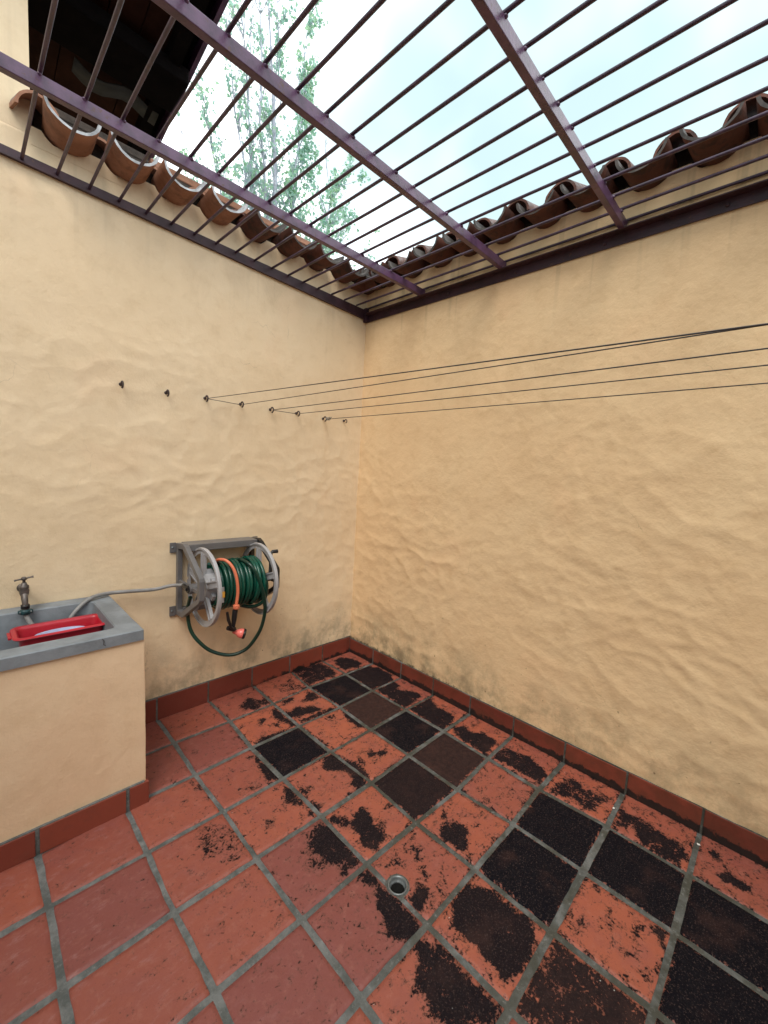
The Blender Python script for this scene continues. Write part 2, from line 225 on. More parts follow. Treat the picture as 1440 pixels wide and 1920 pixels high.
M_house = plaster('plaster_house', (.80, .64, .40), (.82, .67, .44), .3, False)

def mat_tile():
    t = NT('terracotta', .5, .5)
    tv = t.attr('tvar'); st = t.attr('stain'); br = t.attr('brown')
    x, y, z = t.xyz()
    c = t.mix(tv, (.150, .046, .050), (.36, .096, .054))
    c = t.mix(t.math('MULTIPLY', t.ramp(t.noise(9, 6, .65), .4, .72), .45), c, (.22, .068, .064))
    c = t.mix(t.math('MULTIPLY', t.ramp(t.noise(26, 6, .7), .5, .75), .28), c, (.40, .19, .155))
    c = t.mix(t.math('MULTIPLY', t.ramp(t.noise(330, 2, .6), .5, .75), .25), c, (.24, .06, .045))
    # pale sky sheen painted into the colour of the left-hand tiles
    sheen = t.math('MULTIPLY', t.ramp(x, -2.3, -1.5, .45, .0), t.ramp(t.noise(13, 6, .75, t.pos((1, 2.2, 1))), .52, .72))
    c = t.mix(sheen, c, (.36, .20, .205))
    # black algae crust: painted layout + ragged noise edge
    nn = t.noise(21, 6, .72, None, .5); n2 = t.noise(100, 3, .7)
    f = t.math('ADD', st, t.math('ADD', t.math('MULTIPLY', t.math('SUBTRACT', nn, .5), 2.5), t.math('MULTIPLY', t.math('SUBTRACT', n2, .5), 1.6)))
    m = t.ramp(f, .45, .58)
    sp = t.math('MULTIPLY', t.ramp(t.noise(62, 3, .6, None, .6), .66, .70), t.ramp(x, -2.5, -1.1, .0, .9))
    m = t.math('MAXIMUM', m, sp)
    k1 = t.mix(t.ramp(t.noise(120, 5, .8), .45, .75), (.0022, .0022, .0055), (.011, .010, .015))
    k1 = t.mix(t.math('MULTIPLY', t.ramp(t.noise(150, 3, .8), .56, .66), .75), k1, (.10, .066, .06))
    k2 = t.mix(t.ramp(t.noise(45, 5, .7), .3, .7), (.026, .015, .015), (.055, .028, .025))
    k = t.mix(br, k1, k2)
    c = t.mix(m, c, k)
    halo = t.math('MULTIPLY', t.math('SUBTRACT', t.ramp(f, .16, .50), m, None, True), .72)
    c = t.mix(halo, c, (.085, .036, .026))
    wear = t.math('MULTIPLY', t.math('MULTIPLY', m, t.ramp(t.noise(5.5, 4, .6), .52, .70)), .28)
    c = t.mix(wear, c, (.075, .036, .030))
    fl = t.ramp(t.voro(17, 'F1', None), .0, .05, 1., 0.)
    fl = t.math('MULTIPLY', fl, t.ramp(t.noise(3.3, 1), .60, .63))
    c = t.mix(fl, c, (.7, .7, .68))
    r = t.math('ADD', t.ramp(t.noise(20, 4), .3, .7, .42, .6), t.math('MULTIPLY', m, .22))
    t.l.new(t.math('SUBTRACT', .5, t.math('MULTIPLY', m, .38)), t.b.inputs['Specular IOR Level'])
    nb = t.bump(t.noise(14, 5, .6), .5, .008); nb = t.bump(t.noise(240, 3, .6), .35, .0018, nb)
    crust = t.math('MULTIPLY', m, t.math('ADD', .4, t.noise(110, 5, .75)))
    nb = t.bump(crust, .8, .0045, nb)
    return t.out(c, r, nb)
M_tile = mat_tile()
def mat_grout():
    t = NT('grout', .8, .3); x, y, z = t.xyz()
    c = t.mix(t.ramp(t.noise(11, 6, .7), .35, .68), (.085, .095, .095), (.20, .21, .215))
    gd = t.math('MULTIPLY', t.ramp(x, -1.9, -1.0, .15, 1.), t.ramp(t.noise(7, 6, .7), .36, .60, .15, .95))
    c = t.mix(gd, c, (.055, .055, .044))
    c = t.mix(t.math('MULTIPLY', t.ramp(t.noise(60, 5, .7), .55, .75), .5), c, (.30, .31, .31))
    return t.out(c, None, t.bump(t.noise(90, 5, .7), .8, .004))
M_grout = mat_grout()
def mat_skirt():
    t = NT('skirting_tile', .42, .5); x, y, z = t.xyz()
    tv = t.attr('tvar')
    c = t.mix(tv, (.155, .034, .024), (.26, .060, .036))
    c = t.mix(t.math('MULTIPLY', t.ramp(t.noise(14, 5, .7), .45, .75), .5), c, (.17, .05, .035))
    lo = t.math('ADD', t.ramp(z, .0, .075, .48, 0.), t.math('MULTIPLY', t.math('SUBTRACT', t.noise(17, 6, .7), .5), 1.1))
    lo = t.math('ADD', lo, t.ramp(x, -.06, -.05, 0., .13))
    c = t.mix(t.math('MULTIPLY', t.ramp(x, -.06, -.05), t.ramp(t.noise(8, 4, .6), .4, .65, .1, .55)), c, (.075, .030, .018))
    d = t.ramp(x, -1.5, -.6, .0, 1.)
    m = t.math('MULTIPLY', t.ramp(lo, .34, .46), d)
    c = t.mix(m, c, (.014, .012, .012))
    return t.out(c, None, t.bump(t.noise(30, 5), .5, .004))
M_skirt = mat_skirt()
M_frameD = simple('maroon_paint', (.036, .012, .021), .55, 0, .3, 14, .002, 60)
M_frame = simple('purple_paint', (.088, .042, .090), .32, 0, .3, 14, .002, 60)
def rusty(m_):
    nt = m_.node_tree; b = nt.nodes['Principled BSDF']; src = b.inputs['Base Color'].links[0].from_socket
    n = nt.nodes.new('ShaderNodeTexNoise'); n.inputs['Scale'].default_value = 34; n.inputs['Detail'].default_value = 6; n.inputs['Roughness'].default_value = .7
    g = [q for q in nt.nodes if q.bl_idname == 'ShaderNodeNewGeometry'][0]; nt.links.new(g.outputs['Position'], n.inputs['Vector'])
    r = nt.nodes.new('ShaderNodeMapRange'); r.inputs[1].default_value = .60; r.inputs[2].default_value = .66; r.inputs[4].default_value = .8; nt.links.new(n.outputs['Fac'], r.inputs[0])
    mxx = nt.nodes.new('ShaderNodeMix'); mxx.data_type = 'RGBA'; nt.links.new(r.outputs[0], mxx.inputs[0]); nt.links.new(src, mxx.inputs[6]); mxx.inputs[7].default_value = (.085, .032, .018, 1); nt.links.new(mxx.outputs[2], b.inputs['Base Color'])
M_bar = simple('purple_paint_bars', (.050, .026, .050), .42, 0, .35, 20, .002, 90)
for q_ in (M_frame, M_frameD, M_bar): rusty(q_)
def mat_clay(name, a, b, dark, moss_sheen):
    t = NT(name, .75, .3); x, y, z = t.xyz()
    c = t.mix(t.ramp(t.noise(6, 5, .6), .35, .65), a, b)
    c = t.mix(t.math('MULTIPLY', t.ramp(t.noise(14, 6, .7), .48, .62), dark), c, (.035, .028, .026))
    up_ = t.n.new('ShaderNodeSeparateXYZ'); t.l.new(t.geo.outputs['Normal'], up_.inputs[0])
    u = t.math('MULTIPLY', t.ramp(up_.outputs[2], .05, .5), moss_sheen)
    c = t.mix(u, c, t.mix(t.ramp(t.noise(30, 5, .7), .4, .6), (.10, .10, .10), (.33, .35, .37)))  # mossy upper faces with pale sky reflection mixed into the colour
    return t.out(c, None, t.bump(t.noise(40, 6, .7), .6, .005))
M_clayA = mat_clay('clay_clean', (.27, .125, .075), (.37, .18, .115), .30, .9)
M_clayB = mat_clay('clay_weathered', (.090, .036, .027), (.15, .058, .040), .7, .35)
M_skyclayA = simple('sky_lit_clay', (.33, .34, .36), .7, 0, .45, 12, .003, 60)  # clay with the bluish-white sky reflection painted into its colour
M_limeB = simple('weathered_clay_inside', (.050, .040, .036), .7, 0, .5, 16, .003, 60)
M_mortar_shade = simple('mortar', (.045, .032, .025), .9, 0, .35, 20, .01, 60)  # dark tone stands in for the shade behind the eave tiles
M_chip = simple('chipped_concrete', (.085, .09, .10), .8, 0, .4, 60, .004, 90)
M_conc = simple('grey_concrete', (.185, .21, .24), .55, 0, .24, 7, .004, 45)
M_plas = simple('grey_plastic', (.20, .185, .175), .38, 0, .08, 8, .0006, 120)
M_plas2 = simple('grey_plastic_arm', (.13, .125, .13), .42, 0, .1, 8, .0006, 120)
M_light = simple('pale_plastic', (.36, .36, .385), .33, 0, .08, 8)
M_green = simple('green_hose', (.003, .060, .040), .24, 0, .3, 6, .0008, 300)
M_dkgreen = simple('dark_green_hose', (.003, .030, .020), .3, 0, .3, 6, .0008, 300)
M_orange = simple('orange_hose', (.62, .17, .09), .4, 0, .1)
M_pink = simple('coral_plastic', (.78, .18, .15), .3, 0, .08)
M_black = simple('black_plastic', (.012, .012, .014), .3, 0, .3)
M_yel = simple('yellow_label', (.78, .42, .06), .5, 0, .1)
M_ghose = simple('grey_hose', (.23, .23, .235), .45, 0, .15, 14, .0015, 220)
M_red = simple('red_plastic', (.42, .012, .028), .32, 0, .12, 5)
M_blue = simple('pale_blue_plastic', (.33, .37, .56), .5, 0, .05)
M_brass = simple('weathered_metal', (.13, .115, .11), .5, .6, .3, 30, .002, 80)
M_steel = simple('galvanised_steel', (.20, .225, .24), .38, .55, .25, 25, .002, 70)
M_wire = simple('wire', (.05, .045, .045), .5, .2, .2)
M_wire2 = simple('silver_wire', (.30, .29, .28), .4, .5, .2)
M_iron = simple('rusty_iron', (.05, .032, .032), .6, .2, .3, 60)
M_wood = simple('dark_stained_wood', (.022, .008, .005), .8, 0, .35, 9, .003, 50, spec=.1)
M_wood2 = simple('black_brown_wood', (.004, .003, .003), .9, 0, .35, 9, .003, 50, spec=.05)
M_ground = simple('bare_soil', (.12, .09, .06), .9, 0, .3, 1, .03, 9)
M_drain_shade = simple('drain_shade', (.006, .006, .006), .9)
M_white = simple('white_flake', (.75, .75, .73), .7, 0, .05)

# ---------------------------------------------------------------- ground and tiled floor
tag(meshobj('ground', [(-120, -120, -.6), (120, -120, -.6), (120, 120, -.6), (-120, 120, -.6)], [(0, 1, 2, 3)], M_ground), kind='structure')
DR = Vector((-1.255, -1.742, 0)); DRR = .0365
def node(i, j):
    if (i, j) in NODES and i > 0 and j > 0: return NODES[(i, j)]
    X = 0.0 if i == 0 else -(.319 + (i - 1) * .32); Y = 0.0 if j == 0 else -(.308 + (j - 1) * .32)
    if (i, j) in NODES:
        X, Y = NODES[(i, j)]
    if i == 0: X = 0.
    if j == 0: Y = 0.
    return (X, Y)
FULL = {(1, 1): 0, (1, 2): 1, (3, 2): 0, (1, 3): 0, (1, 4): .8, (2, 4): .35, (1, 6): 0, (2, 6): 0, (1, 7): 0, (3, 7): .5, (1, 8): 0, (2, 8): 0, (1, 9): 0, (2, 9): 0, (0, 10): 0, (3, 8): .3}
POLY = [(w, np.array(p)) for w, p in STAINS]
for (a, b), br in FULL.items():
    q = [Vector(node(*k)) for k in ((a, b), (a + 1, b), (a + 1, b + 1), (a, b + 1))]; c = sum(q, Vector((0, 0))) / 4
    POLY.append((1.3 if (a, b) != (3, 7) else .84, np.array([tuple(c + (p - c) * .93) for p in q])))
def stain_at(P2):
    out = np.zeros(len(P2))
    for w, pl in POLY:
        lo = pl.min(0) - .14; hi = pl.max(0) + .14
        sel = np.where((P2[:, 0] > lo[0]) & (P2[:, 0] < hi[0]) & (P2[:, 1] > lo[1]) & (P2[:, 1] < hi[1]))[0]
        if not len(sel): continue
        q = P2[sel]; n = len(pl); ins = np.zeros(len(q), bool); d = np.full(len(q), 9.)
        for i in range(n):
            a = pl[i]; b = pl[(i + 1) % n]; e = b - a; L = max(e @ e, 1e-9)
            t = np.clip(((q - a) @ e) / L, 0, 1); d = np.minimum(d, np.linalg.norm(q - a - t[:, None] * e, axis=1))
            dy = b[1] - a[1]
            if abs(dy) > 1e-12:
                cr = ((a[1] > q[:, 1]) != (b[1] > q[:, 1])) & (q[:, 0] < (b[0] - a[0]) * (q[:, 1] - a[1]) / dy + a[0]); ins ^= cr
        sdn = np.where(ins, d, -d); tail = .40 * min(w, 1) * np.exp(-np.maximum(-sdn, 0) / .040); v = np.clip((sdn + .026) / .052, 0, 1); v = w * v * v * (3 - 2 * v)
        out[sel] = np.maximum(out[sel], np.maximum(v, tail))
    return out
floor_v, floor_f, a_tv, a_br, P2all, a_ed = [], [], [], [], [], []
NN = 22
for a in range(0, 13):
    for b in range(0, 15):
        q00, q10, q01, q11 = [Vector(node(*k)) for k in ((a, b), (a + 1, b), (a, b + 1), (a + 1, b + 1))]
        cx = (q00 + q11) / 2
        if cx.x < -1.95 and cx.y > -.5: continue
        n = NN if (a < 9 and b < 10) else 6
        g0u = .006 if a == 0 else .0105; g0v = .006 if b == 0 else .0105
        rr = random.Random(a * 100 + b)
        j = [rr.uniform(-.003, .003) for _ in range(4)]
        tz = [rr.uniform(-.0015, .0015) for _ in range(3)]
        tvv = min(1, max(0, .22 + .55 * rr.random() + (.3 if a < 4 else 0) - (.2 if (a > 5 and rr.random() < .6) else 0)))
        us = [0, .012] + [.012 + .976 * k / (n - 4) for k in range(1, n - 4)] + [.988, 1]
        base = len(floor_v); W_ = .32
        for uu in us:
            for vv in us:
                u_ = (g0u + j[0]) / W_ + uu * (1 - (g0u + .0105 + j[0] + j[1]) / W_); v_ = (g0v + j[2]) / W_ + vv * (1 - (g0v + .0105 + j[2] + j[3]) / W_)
                p = q00 * (1 - u_) * (1 - v_) + q10 * u_ * (1 - v_) + q01 * (1 - u_) * v_ + q11 * u_ * v_
                e = (uu in (0, 1)) + (vv in (0, 1))
                # rounded tile corners and slightly wandering handmade edges
                if e:
                    w1 = noise.noise(Vector((p.x * 18, p.y * 18, a * 3.1 + b))) * .0034
                    if uu in (0, 1): p.x += w1
                    if vv in (0, 1): p.y += w1
                if e == 2: p += (cx - p).normalized() * .005
                zz = (-.0055 if e else 0) + tz[0] + tz[1] * (uu - .5) + tz[2] * (vv - .5) + noise.noise(Vector((p.x * 7, p.y * 7, 5))) * .0012
                floor_v.append(Vector((p.x, p.y, zz))); P2all.append((p.x, p.y)); a_ed.append(min(uu, vv, 1 - uu, 1 - vv)); a_tv.append(tvv); a_br.append(FULL.get((a, b), .2))
        m = len(us)
        for iu in range(m - 1):
            for iv in range(m - 1):
                ids = (base + iu * m + iv, base + (iu + 1) * m + iv, base + (iu + 1) * m + iv + 1, base + iu * m + iv + 1)
                cc = sum((floor_v[k] for k in ids), Vector()) / 4
                if math.hypot(cc.x - DR.x, cc.y - DR.y) < DRR + .004: continue
                floor_f.append(ids)
fo = meshobj('floor_tiles', floor_v, floor_f, M_tile, None, True); tag(fo, kind='structure')
P2 = np.array(P2all); stv = stain_at(P2)
# nothing grows on the dry left; sparse base level near the wet right-hand wall
base_l = np.clip((P2[:, 0] + 2.0) / 1.5, 0, 1) * .17 - .12 * np.clip((-1.7 - P2[:, 0]) / .5, 0, 1)
stv = stv - .06
ed_ = np.clip(1 - np.array(a_ed) / .045, 0, 1)
stv = np.maximum(stv, base_l + ed_ * np.clip((P2[:, 0] + 1.75) / .8, 0, 1) * .27)
for nm, vals in (('stain', stv), ('tvar', a_tv), ('brown', a_br)):
    at = fo.data.attributes.new(nm, 'FLOAT', 'POINT'); at.data.foreach_set('value', np.array(vals, dtype=np.float32))
# grout bed: one sheet with a round hole for the drain
mb = MB(); X0, X1, Y0, Y1 = -4.0, .0, -4.6, .0; h = .12; zg = -.004
hx0, hx1, hy0, hy1 = DR.x - h, DR.x + h, DR.y - h, DR.y + h
for (xa, xb, ya, yb) in ((X0, hx0, Y0, Y1), (hx1, X1, Y0, Y1), (hx0, hx1, Y0, hy0), (hx0, hx1, hy1, Y1)):
    mb.add([(xa, ya, zg), (xb, ya, zg), (xb, yb, zg), (xa, yb, zg)], [(0, 1, 2, 3)])
ring = []; sq = []
for k in range(32):
    t = 2 * PI * k / 32; c_, s_ = math.cos(t), math.sin(t); ring.append((DR.x + c_ * DRR, DR.y + s_ * DRR, zg)); q = h / max(abs(c_), abs(s_)); sq.append((DR.x + c_ * q, DR.y + s_ * q, zg))
mb.add(ring + sq, [(k, 32 + k, 32 + (k + 1) % 32, (k + 1) % 32) for k in range(32)])
tag(mb.build('floor_grout', M_grout), kind='structure')
# drain
dr = empty('floor_drain', 'round galvanised open drain pipe set in the tiled floor', 'drain', DR)
mb = MB(); mb.lathe([(.0395, -.01), (.0395, .0035), (.037, .005), (.0345, .004), (.0325, -.002), (.0315, -.012), (.0280, -.014), (.0276, -.018)], DR, (0, 0, 1), 40); mb.build('pipe', M_steel, dr)
mb = MB(); mb.lathe([(.050, -.004), (.047, .0008), (.041, .0022), (.039, -.003)], DR, (0, 0, 1), 40); mb.build('mortar_collar', M_grout, dr)
mb = MB(); mb.lathe([(.0279, -.0155), (.0272, -.20), (.0001, -.20)], DR, (0, 0, 1), 24); mb.build('drain_bottom', M_drain_shade, dr)  # lower pipe coloured near-black for the shade down the hole

# ---------------------------------------------------------------- walls
def wall_slab(name, mat, org, ud, nd, L, H, parent, res=.04, thick=.2, amp=.007, relief=0.):
    """front sheet gently uneven, closed behind; ud along the wall, nd outward normal"""
    org, ud, nd = Vector(org), Vector(ud), Vector(nd); nu = int(L / res); nv = int(H / res); vs = []
    for i in range(nu + 1):
        for k in range(nv + 1):
            p = org + ud * (L * i / nu) + Vector((0, 0, H * k / nv))
            ed = min(1, min(i, nu - i) / 3) * min(1, k / 3, (nv - k) / 9)
            u_ = p.x if abs(ud.x) > .5 else p.y
            q = Vector((u_ * 1.0, p.z * 1.35, 3.7 * ud.x))
            wv = noise.noise_vector(q * 1.6) * .20 + noise.noise_vector(q * 5.0) * .07 + noise.noise_vector(q * 14.0) * .014
            d1 = noise.voronoi((q + wv) * 7.0)[0]; d2 = noise.voronoi((q + wv * .6) * 13.)[0]
            mk = .36 + .8 * min(1, max(0, (noise.noise(q * .75 + Vector((5, 2, 0))) + .25) * 1.6))
            mk *= 1 - .62 * min(1, max(0, (p.z - 1.75) / .8))
            sc = ((d1[0] * d1[0] * 1.5 + .12 * math.sqrt(d1[0])) * 1.0 + d2[0] * .36) * mk
            d = (noise.noise(q * .9) * .9 + noise.noise(q * 3.0) * .45) * amp * ed + (sc - .3) * relief * ed
            vs.append(p + nd * d)
    m = nv + 1; fs = [(i * m + k, (i + 1) * m + k, (i + 1) * m + k + 1, i * m + k + 1) for i in range(nu) for k in range(nv)]
    nf = len(fs)
    loop = [i * m for i in range(nu + 1)] + [nu * m + k for k in range(1, nv + 1)] + [i * m + nv for i in range(nu - 1, -1, -1)] + [k for k in range(nv - 1, 0, -1)]
    b0 = len(vs); vs += [vs[i] - nd * thick for i in loop]; n = len(loop)
    fs += [(loop[i], loop[(i + 1) % n], b0 + (i + 1) % n, b0 + i) for i in range(n)]; fs.append(tuple(b0 + i for i in range(n)))
    o = meshobj(name, vs, fs, mat, parent)
    for p in o.data.polygons[:nf]: p.use_smooth = True
    bm = bmesh.new(); bm.from_mesh(o.data); bmesh.ops.recalc_face_normals(bm, faces=bm.faces[:]); bm.to_mesh(o.data); bm.free()
    return o
def skirting(parent, along, joints, top, th=.013, side=-1, fixed=0., mat=None):
    """glued terracotta strip; along 0 = runs in x at y=fixed, 1 = runs in y at x=fixed; outward is -(other axis)"""
    v, f, tv = [], [], []
    rnd = random.Random(len(joints) + along)
    for a, b in zip(joints[:-1], joints[1:]):
        g = .005; a2, b2 = a + g * (1 if b > a else -1), b - g * (1 if b > a else -1); t = rnd.random(); dz = rnd.uniform(-.003, .003)
        m2 = MB(); lo, hi = min(a2, b2), max(a2, b2)
        if along == 0: m2.box(lo, hi, fixed - th, fixed, -.003, top + dz, .0025)
        else: m2.box(fixed - th, fixed, lo, hi, -.003, top + dz, .0025)
        n = len(v); v += m2.v; f += [tuple(i + n for i in q) for q in m2.f]; tv += [t] * len(m2.v)
    o = meshobj('skirting', v, f, M_skirt, parent)
    at = o.data.attributes.new('tvar', 'FLOAT', 'POINT'); at.data.foreach_set('value', np.array(tv, dtype=np.float32))
    mb = MB(); lo, hi = min(joints), max(joints)
    if along == 0: mb.box(lo, hi, fixed - th + .003, fixed, -.003, top + .004)
    else: mb.box(fixed - th + .003, fixed, lo, hi, -.003, top + .004)
    mb.build('skirting_grout', M_grout, parent)
wl_ = empty('plaster_wall', 'rough plaster wall tinted pale for sky light, with hooks, sink and hose reel in front of it', 'wall')
wr_ = empty('plaster_wall', 'trowelled plaster wall on the right, tinted orange for its warmer light, stained near the floor', 'wall')
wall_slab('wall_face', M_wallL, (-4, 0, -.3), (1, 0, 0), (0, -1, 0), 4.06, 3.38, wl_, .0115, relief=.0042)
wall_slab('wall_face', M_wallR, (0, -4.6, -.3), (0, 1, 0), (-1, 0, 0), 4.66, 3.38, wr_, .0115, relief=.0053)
skirting(wl_, 0, [-.013] + [-(.319 + .32 * k) for k in range(5)] + [-1.845], .142)
skirting(wr_, 1, [0.] + [-(.308 + .32 * k) for k in range(14)], .122)
bw = empty('plaster_wall', 'plain plaster wall closing the yard behind the viewer', 'wall')
wall_slab('wall_face', M_far, (-4, -4.6, -.3), (1, 0, 0), (0, 1, 0), 4.0, 3.3, bw, .2)
sw = empty('plaster_wall', 'plain plaster house wall beyond the left end of the sink', 'wall')
wall_slab('wall_face', M_far, (-4.0, -4.6, -.3), (0, 1, 0), (1, 0, 0), 4.6, 3.3, sw, .2)

# ---------------------------------------------------------------- tiled copings on both walls
def barrel(u, tip, zc, r, concave_up, along, mats, parent, name, length=.42, rise=.42, rnd=None, lab=None):
    """half-round clay tile; tip = outward distance of its lower end, runs back and up over the wall"""
    rnd = rnd or random
    n = 14; th = .0115; span = math.radians(rnd.uniform(80, 86)) if concave_up else math.radians(rnd.uniform(88, 96)); mb = MB(); vs = []; ns = 8
    tw = rnd.uniform(-.05, .05); sk = rnd.uniform(-.03, .03)
    for k in range(ns + 1):
        s = k / ns; back = tip - length * s; zz = zc + rise * length * s; rk = r * (1 - .10 * s if concave_up else 1 + .05 * s)
        for (rad, dr_) in ((rk, 0), (rk - th, 1)):
            for i in range(n + 1):
                a = -span + 2 * span * i / n + tw
                wob = 1 + .035 * noise.noise(Vector((u * 9 + a, s * 3, zc * 5)))
                uu = u + math.sin(a) * rad * wob * (1.06 if concave_up else 1.0) + sk * s; dz = -math.cos(a) * rad * wob
                if not concave_up: dz = -dz
                bk = back + (rnd.uniform(-.002, .002) if k == 0 else 0)
                vs.append((uu, -bk, zz + dz) if along == 0 else (-bk, uu, zz + dz))
    m = n + 1; st = 2 * m; fs = []
    for k in range(ns):
        for i in range(n):
            fs.append((k * st + i, k * st + i + 1, (k + 1) * st + i + 1, (k + 1) * st + i))
            fs.append((k * st + m + i + 1, k * st + m + i, (k + 1) * st + m + i, (k + 1) * st + m + i + 1))
        for e in (0, n): fs.append((k * st + e, (k + 1) * st + e, (k + 1) * st + m + e, k * st + m + e))
    for k in (0, ns):
        for i in range(n): fs.append((k * st + i, k * st + i + 1, k * st + m + i + 1, k * st + m + i))
    mb.add(vs, fs, True)
    o = mb.build(name, mats, parent, label=lab)
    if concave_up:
        o.data.materials.append(M_skyclayA if mats is M_clayA else M_limeB)
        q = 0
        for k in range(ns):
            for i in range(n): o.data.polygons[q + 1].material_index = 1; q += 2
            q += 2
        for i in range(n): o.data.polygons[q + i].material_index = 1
    bm = bmesh.new(); bm.from_mesh(o.data); bmesh.ops.recalc_face_normals(bm, faces=bm.faces[:]); bm.to_mesh(o.data); bm.free()
    for p in o.data.polygons: p.use_smooth = True
    o.data.set_sharp_from_angle(angle=.7)
    return o
cl = MB(); cl.box(-2.12, .3, .06, .42, 3.082, 3.25)  # dark backing box in place of the shaded space under the covers
cpl = cl.build('tile_coping', M_mortar_shade, wl_)
rg = MB(); rg.box(-1.62, -.46, .055, .42, 3.2505, 3.292, .006); rg.build('ridge_course', M_clayA, wl_)
rg = MB(); rg.box(-2.12, -1.63, .055, .42, 3.2505, 3.290, .006); rg.build('ridge_course', M_mortar_shade, wl_)  # dark strip standing in for the shaded gap behind these tiles
cr = MB(); cr.box(.10, .42, -4.6, .0, 3.082, 3.26)  # dark backing, shade under the right-hand covers put into its colour
cpr = cr.build('tile_coping', M_mortar_shade, wr_)
def infill(us, along, mat, parent, ends):
    """painted mortar between the channel tiles, its top following the tile undersides"""
    mb = MB(); zc, r = 3.172, .104
    def arc(u0, sgn): return [(u0 + sgn * r * math.sin(math.radians(a)), zc - r * math.cos(math.radians(a))) for a in (0, 12, 24, 36, 48, 60)]
    pts = sorted(u - .012 for u in us); lst = [ends[0] - .15] + pts + [ends[1] + .15]
    for a, b in zip(lst[:-1], lst[1:]):
        L_ = arc(a, 1) if a in pts else [(ends[0], 3.06), (ends[0], zc - r * math.cos(math.radians(60)))]
        R_ = arc(b, -1) if b in pts else [(ends[1], 3.06), (ends[1], zc - r * math.cos(math.radians(60)))]
        poly = [(L_[0][0], 3.04), (R_[0][0], 3.04)] + R_ + L_[::-1]
        if along == 0: mb.prism([(p, q) for p, q in poly], 1, -.001, .10) if 0 else mb.add([(p, y, q) for y in (-.001, .10) for p, q in poly], [tuple(range(len(poly))), tuple(range(2 * len(poly) - 1, len(poly) - 1, -1))] + [(i, (i + 1) % len(poly), len(poly) + (i + 1) % len(poly), len(poly) + i) for i in range(len(poly))])
        else: mb.add([(x, p, q) for x in (-.001, .10) for p, q in poly], [tuple(range(len(poly))), tuple(range(2 * len(poly) - 1, len(poly) - 1, -1))] + [(i, (i + 1) % len(poly), len(poly) + (i + 1) % len(poly), len(poly) + i) for i in range(len(poly))])
    mb.build('mortar_infill', mat, parent)
rnd = random.Random(5)
us = [-2.000, -1.752, -1.515, -1.270, -1.010, -.765, -.525, -.285, -.05]
for k, u in enumerate(us):
    clean = k < 4
    barrel(u - .012, .215 + rnd.uniform(-.012, .012), 3.062 + .102, .102, True, 0, M_clayA if clean else M_clayB, cpl, 'channel_tile', rnd=rnd, rise=.035)
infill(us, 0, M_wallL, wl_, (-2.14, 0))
for k, (a, b) in enumerate(zip([-2.25] + us, us + [.1])):
    barrel((a + b) / 2, .12 if k == 0 else .03 + rnd.uniform(-.01, .01), 3.125, .078, False, 0, M_clayA if k < 4 else M_clayB, cpl, 'cover_tile', rnd=rnd, rise=.28)
us = [-.02, -.262, -.510, -.762, -1.015, -1.248, -1.512, -1.757, -2.015, -2.272] + [-2.52 - .25 * k for k in range(8)]
for u in us:
    barrel(u - .012, .205 + rnd.uniform(-.015, .015), 3.060 + .102, .102, True, 1, M_clayB, cpr, 'channel_tile', rnd=rnd, rise=.035)
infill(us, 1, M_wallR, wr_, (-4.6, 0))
for a, b in zip(us[:-1], us[1:]):
    barrel((a + b) / 2, .12 + rnd.uniform(-.015, .015), 3.132, .085, False, 1, M_clayB, cpr, 'cover_tile', rnd=rnd, rise=.30)

# ---------------------------------------------------------------- steel grille over the yard
gr = empty('steel_grille', 'purple painted steel bar grille roofing the yard between the walls', 'grille', (0, 0, 2.9))
mb = MB()   # angle along the left wall: thin upright leg, horizontal leg below
mb.add([(-4, -.004, 3.005), (-4, -.012, 3.005), (-4, -.012, 2.985), (-4, -.004, 2.985), (0, -.004, 2.946), (0, -.012, 2.946), (0, -.012, 2.876), (0, -.004, 2.876)],
       [(0, 1, 2, 3), (7, 6, 5, 4), (0, 4, 5, 1), (1, 5, 6, 2), (2, 6, 7, 3), (3, 7, 4, 0)])
mb.add([(-4, -.004, 2.990), (-4, -.022, 2.990), (-4, -.022, 2.995), (-4, -.004, 2.995), (0, -.004, 2.868), (0, -.022, 2.868), (0, -.022, 2.874), (0, -.004, 2.874)],
       [(0, 1, 2, 3), (7, 6, 5, 4), (0, 4, 5, 1), (1, 5, 6, 2), (2, 6, 7, 3), (3, 7, 4, 0)])
mb.build('wall_angle', M_frameD, gr)
mb = MB(); mb.box(-.010, -.004, -4.6, -.005, 2.845, 2.905, .001); mb.box(-.055, -.0105, -4.6, -.04, 2.899, 2.905, .001)
for k in range(9): mb.lathe([(.009, 0), (.009, .005), (.004, .008), (.0001, .008)], (-.010, -.35 - .5 * k, 2.872), (-1, 0, 0), 12)
mb.build('wall_angle', M_frameD, gr)
mb = MB(); mb.box(-.036, -.0045, -.036, -.0045, 2.845, 2.955, .001); mb.build('corner_bracket', M_frameD, gr)
for y0, y1 in ((-.640, -.610), (-1.282, -1.252), (-1.950, -1.922), (-2.62, -2.59), (-3.28, -3.25), (-3.95, -3.92)):
    mb = MB(); mb.box(-3.99, -.012, y0, y1, 2.9, 2.948, .0025)
    for k in range(30):
        xw = -.121 - .1284 * k
        for yy in (y0, y1):
            w_ = .006 + .003 * random.random(); mb.lathe([(.0001, -w_), (w_ * .9, -w_ * .5), (w_, 0), (w_ * .8, w_ * .5), (.0001, w_)], (xw + random.uniform(-.006, .006), yy, 2.946), (0, 0, 1), 8)
    mb.build('beam', M_frame, gr)
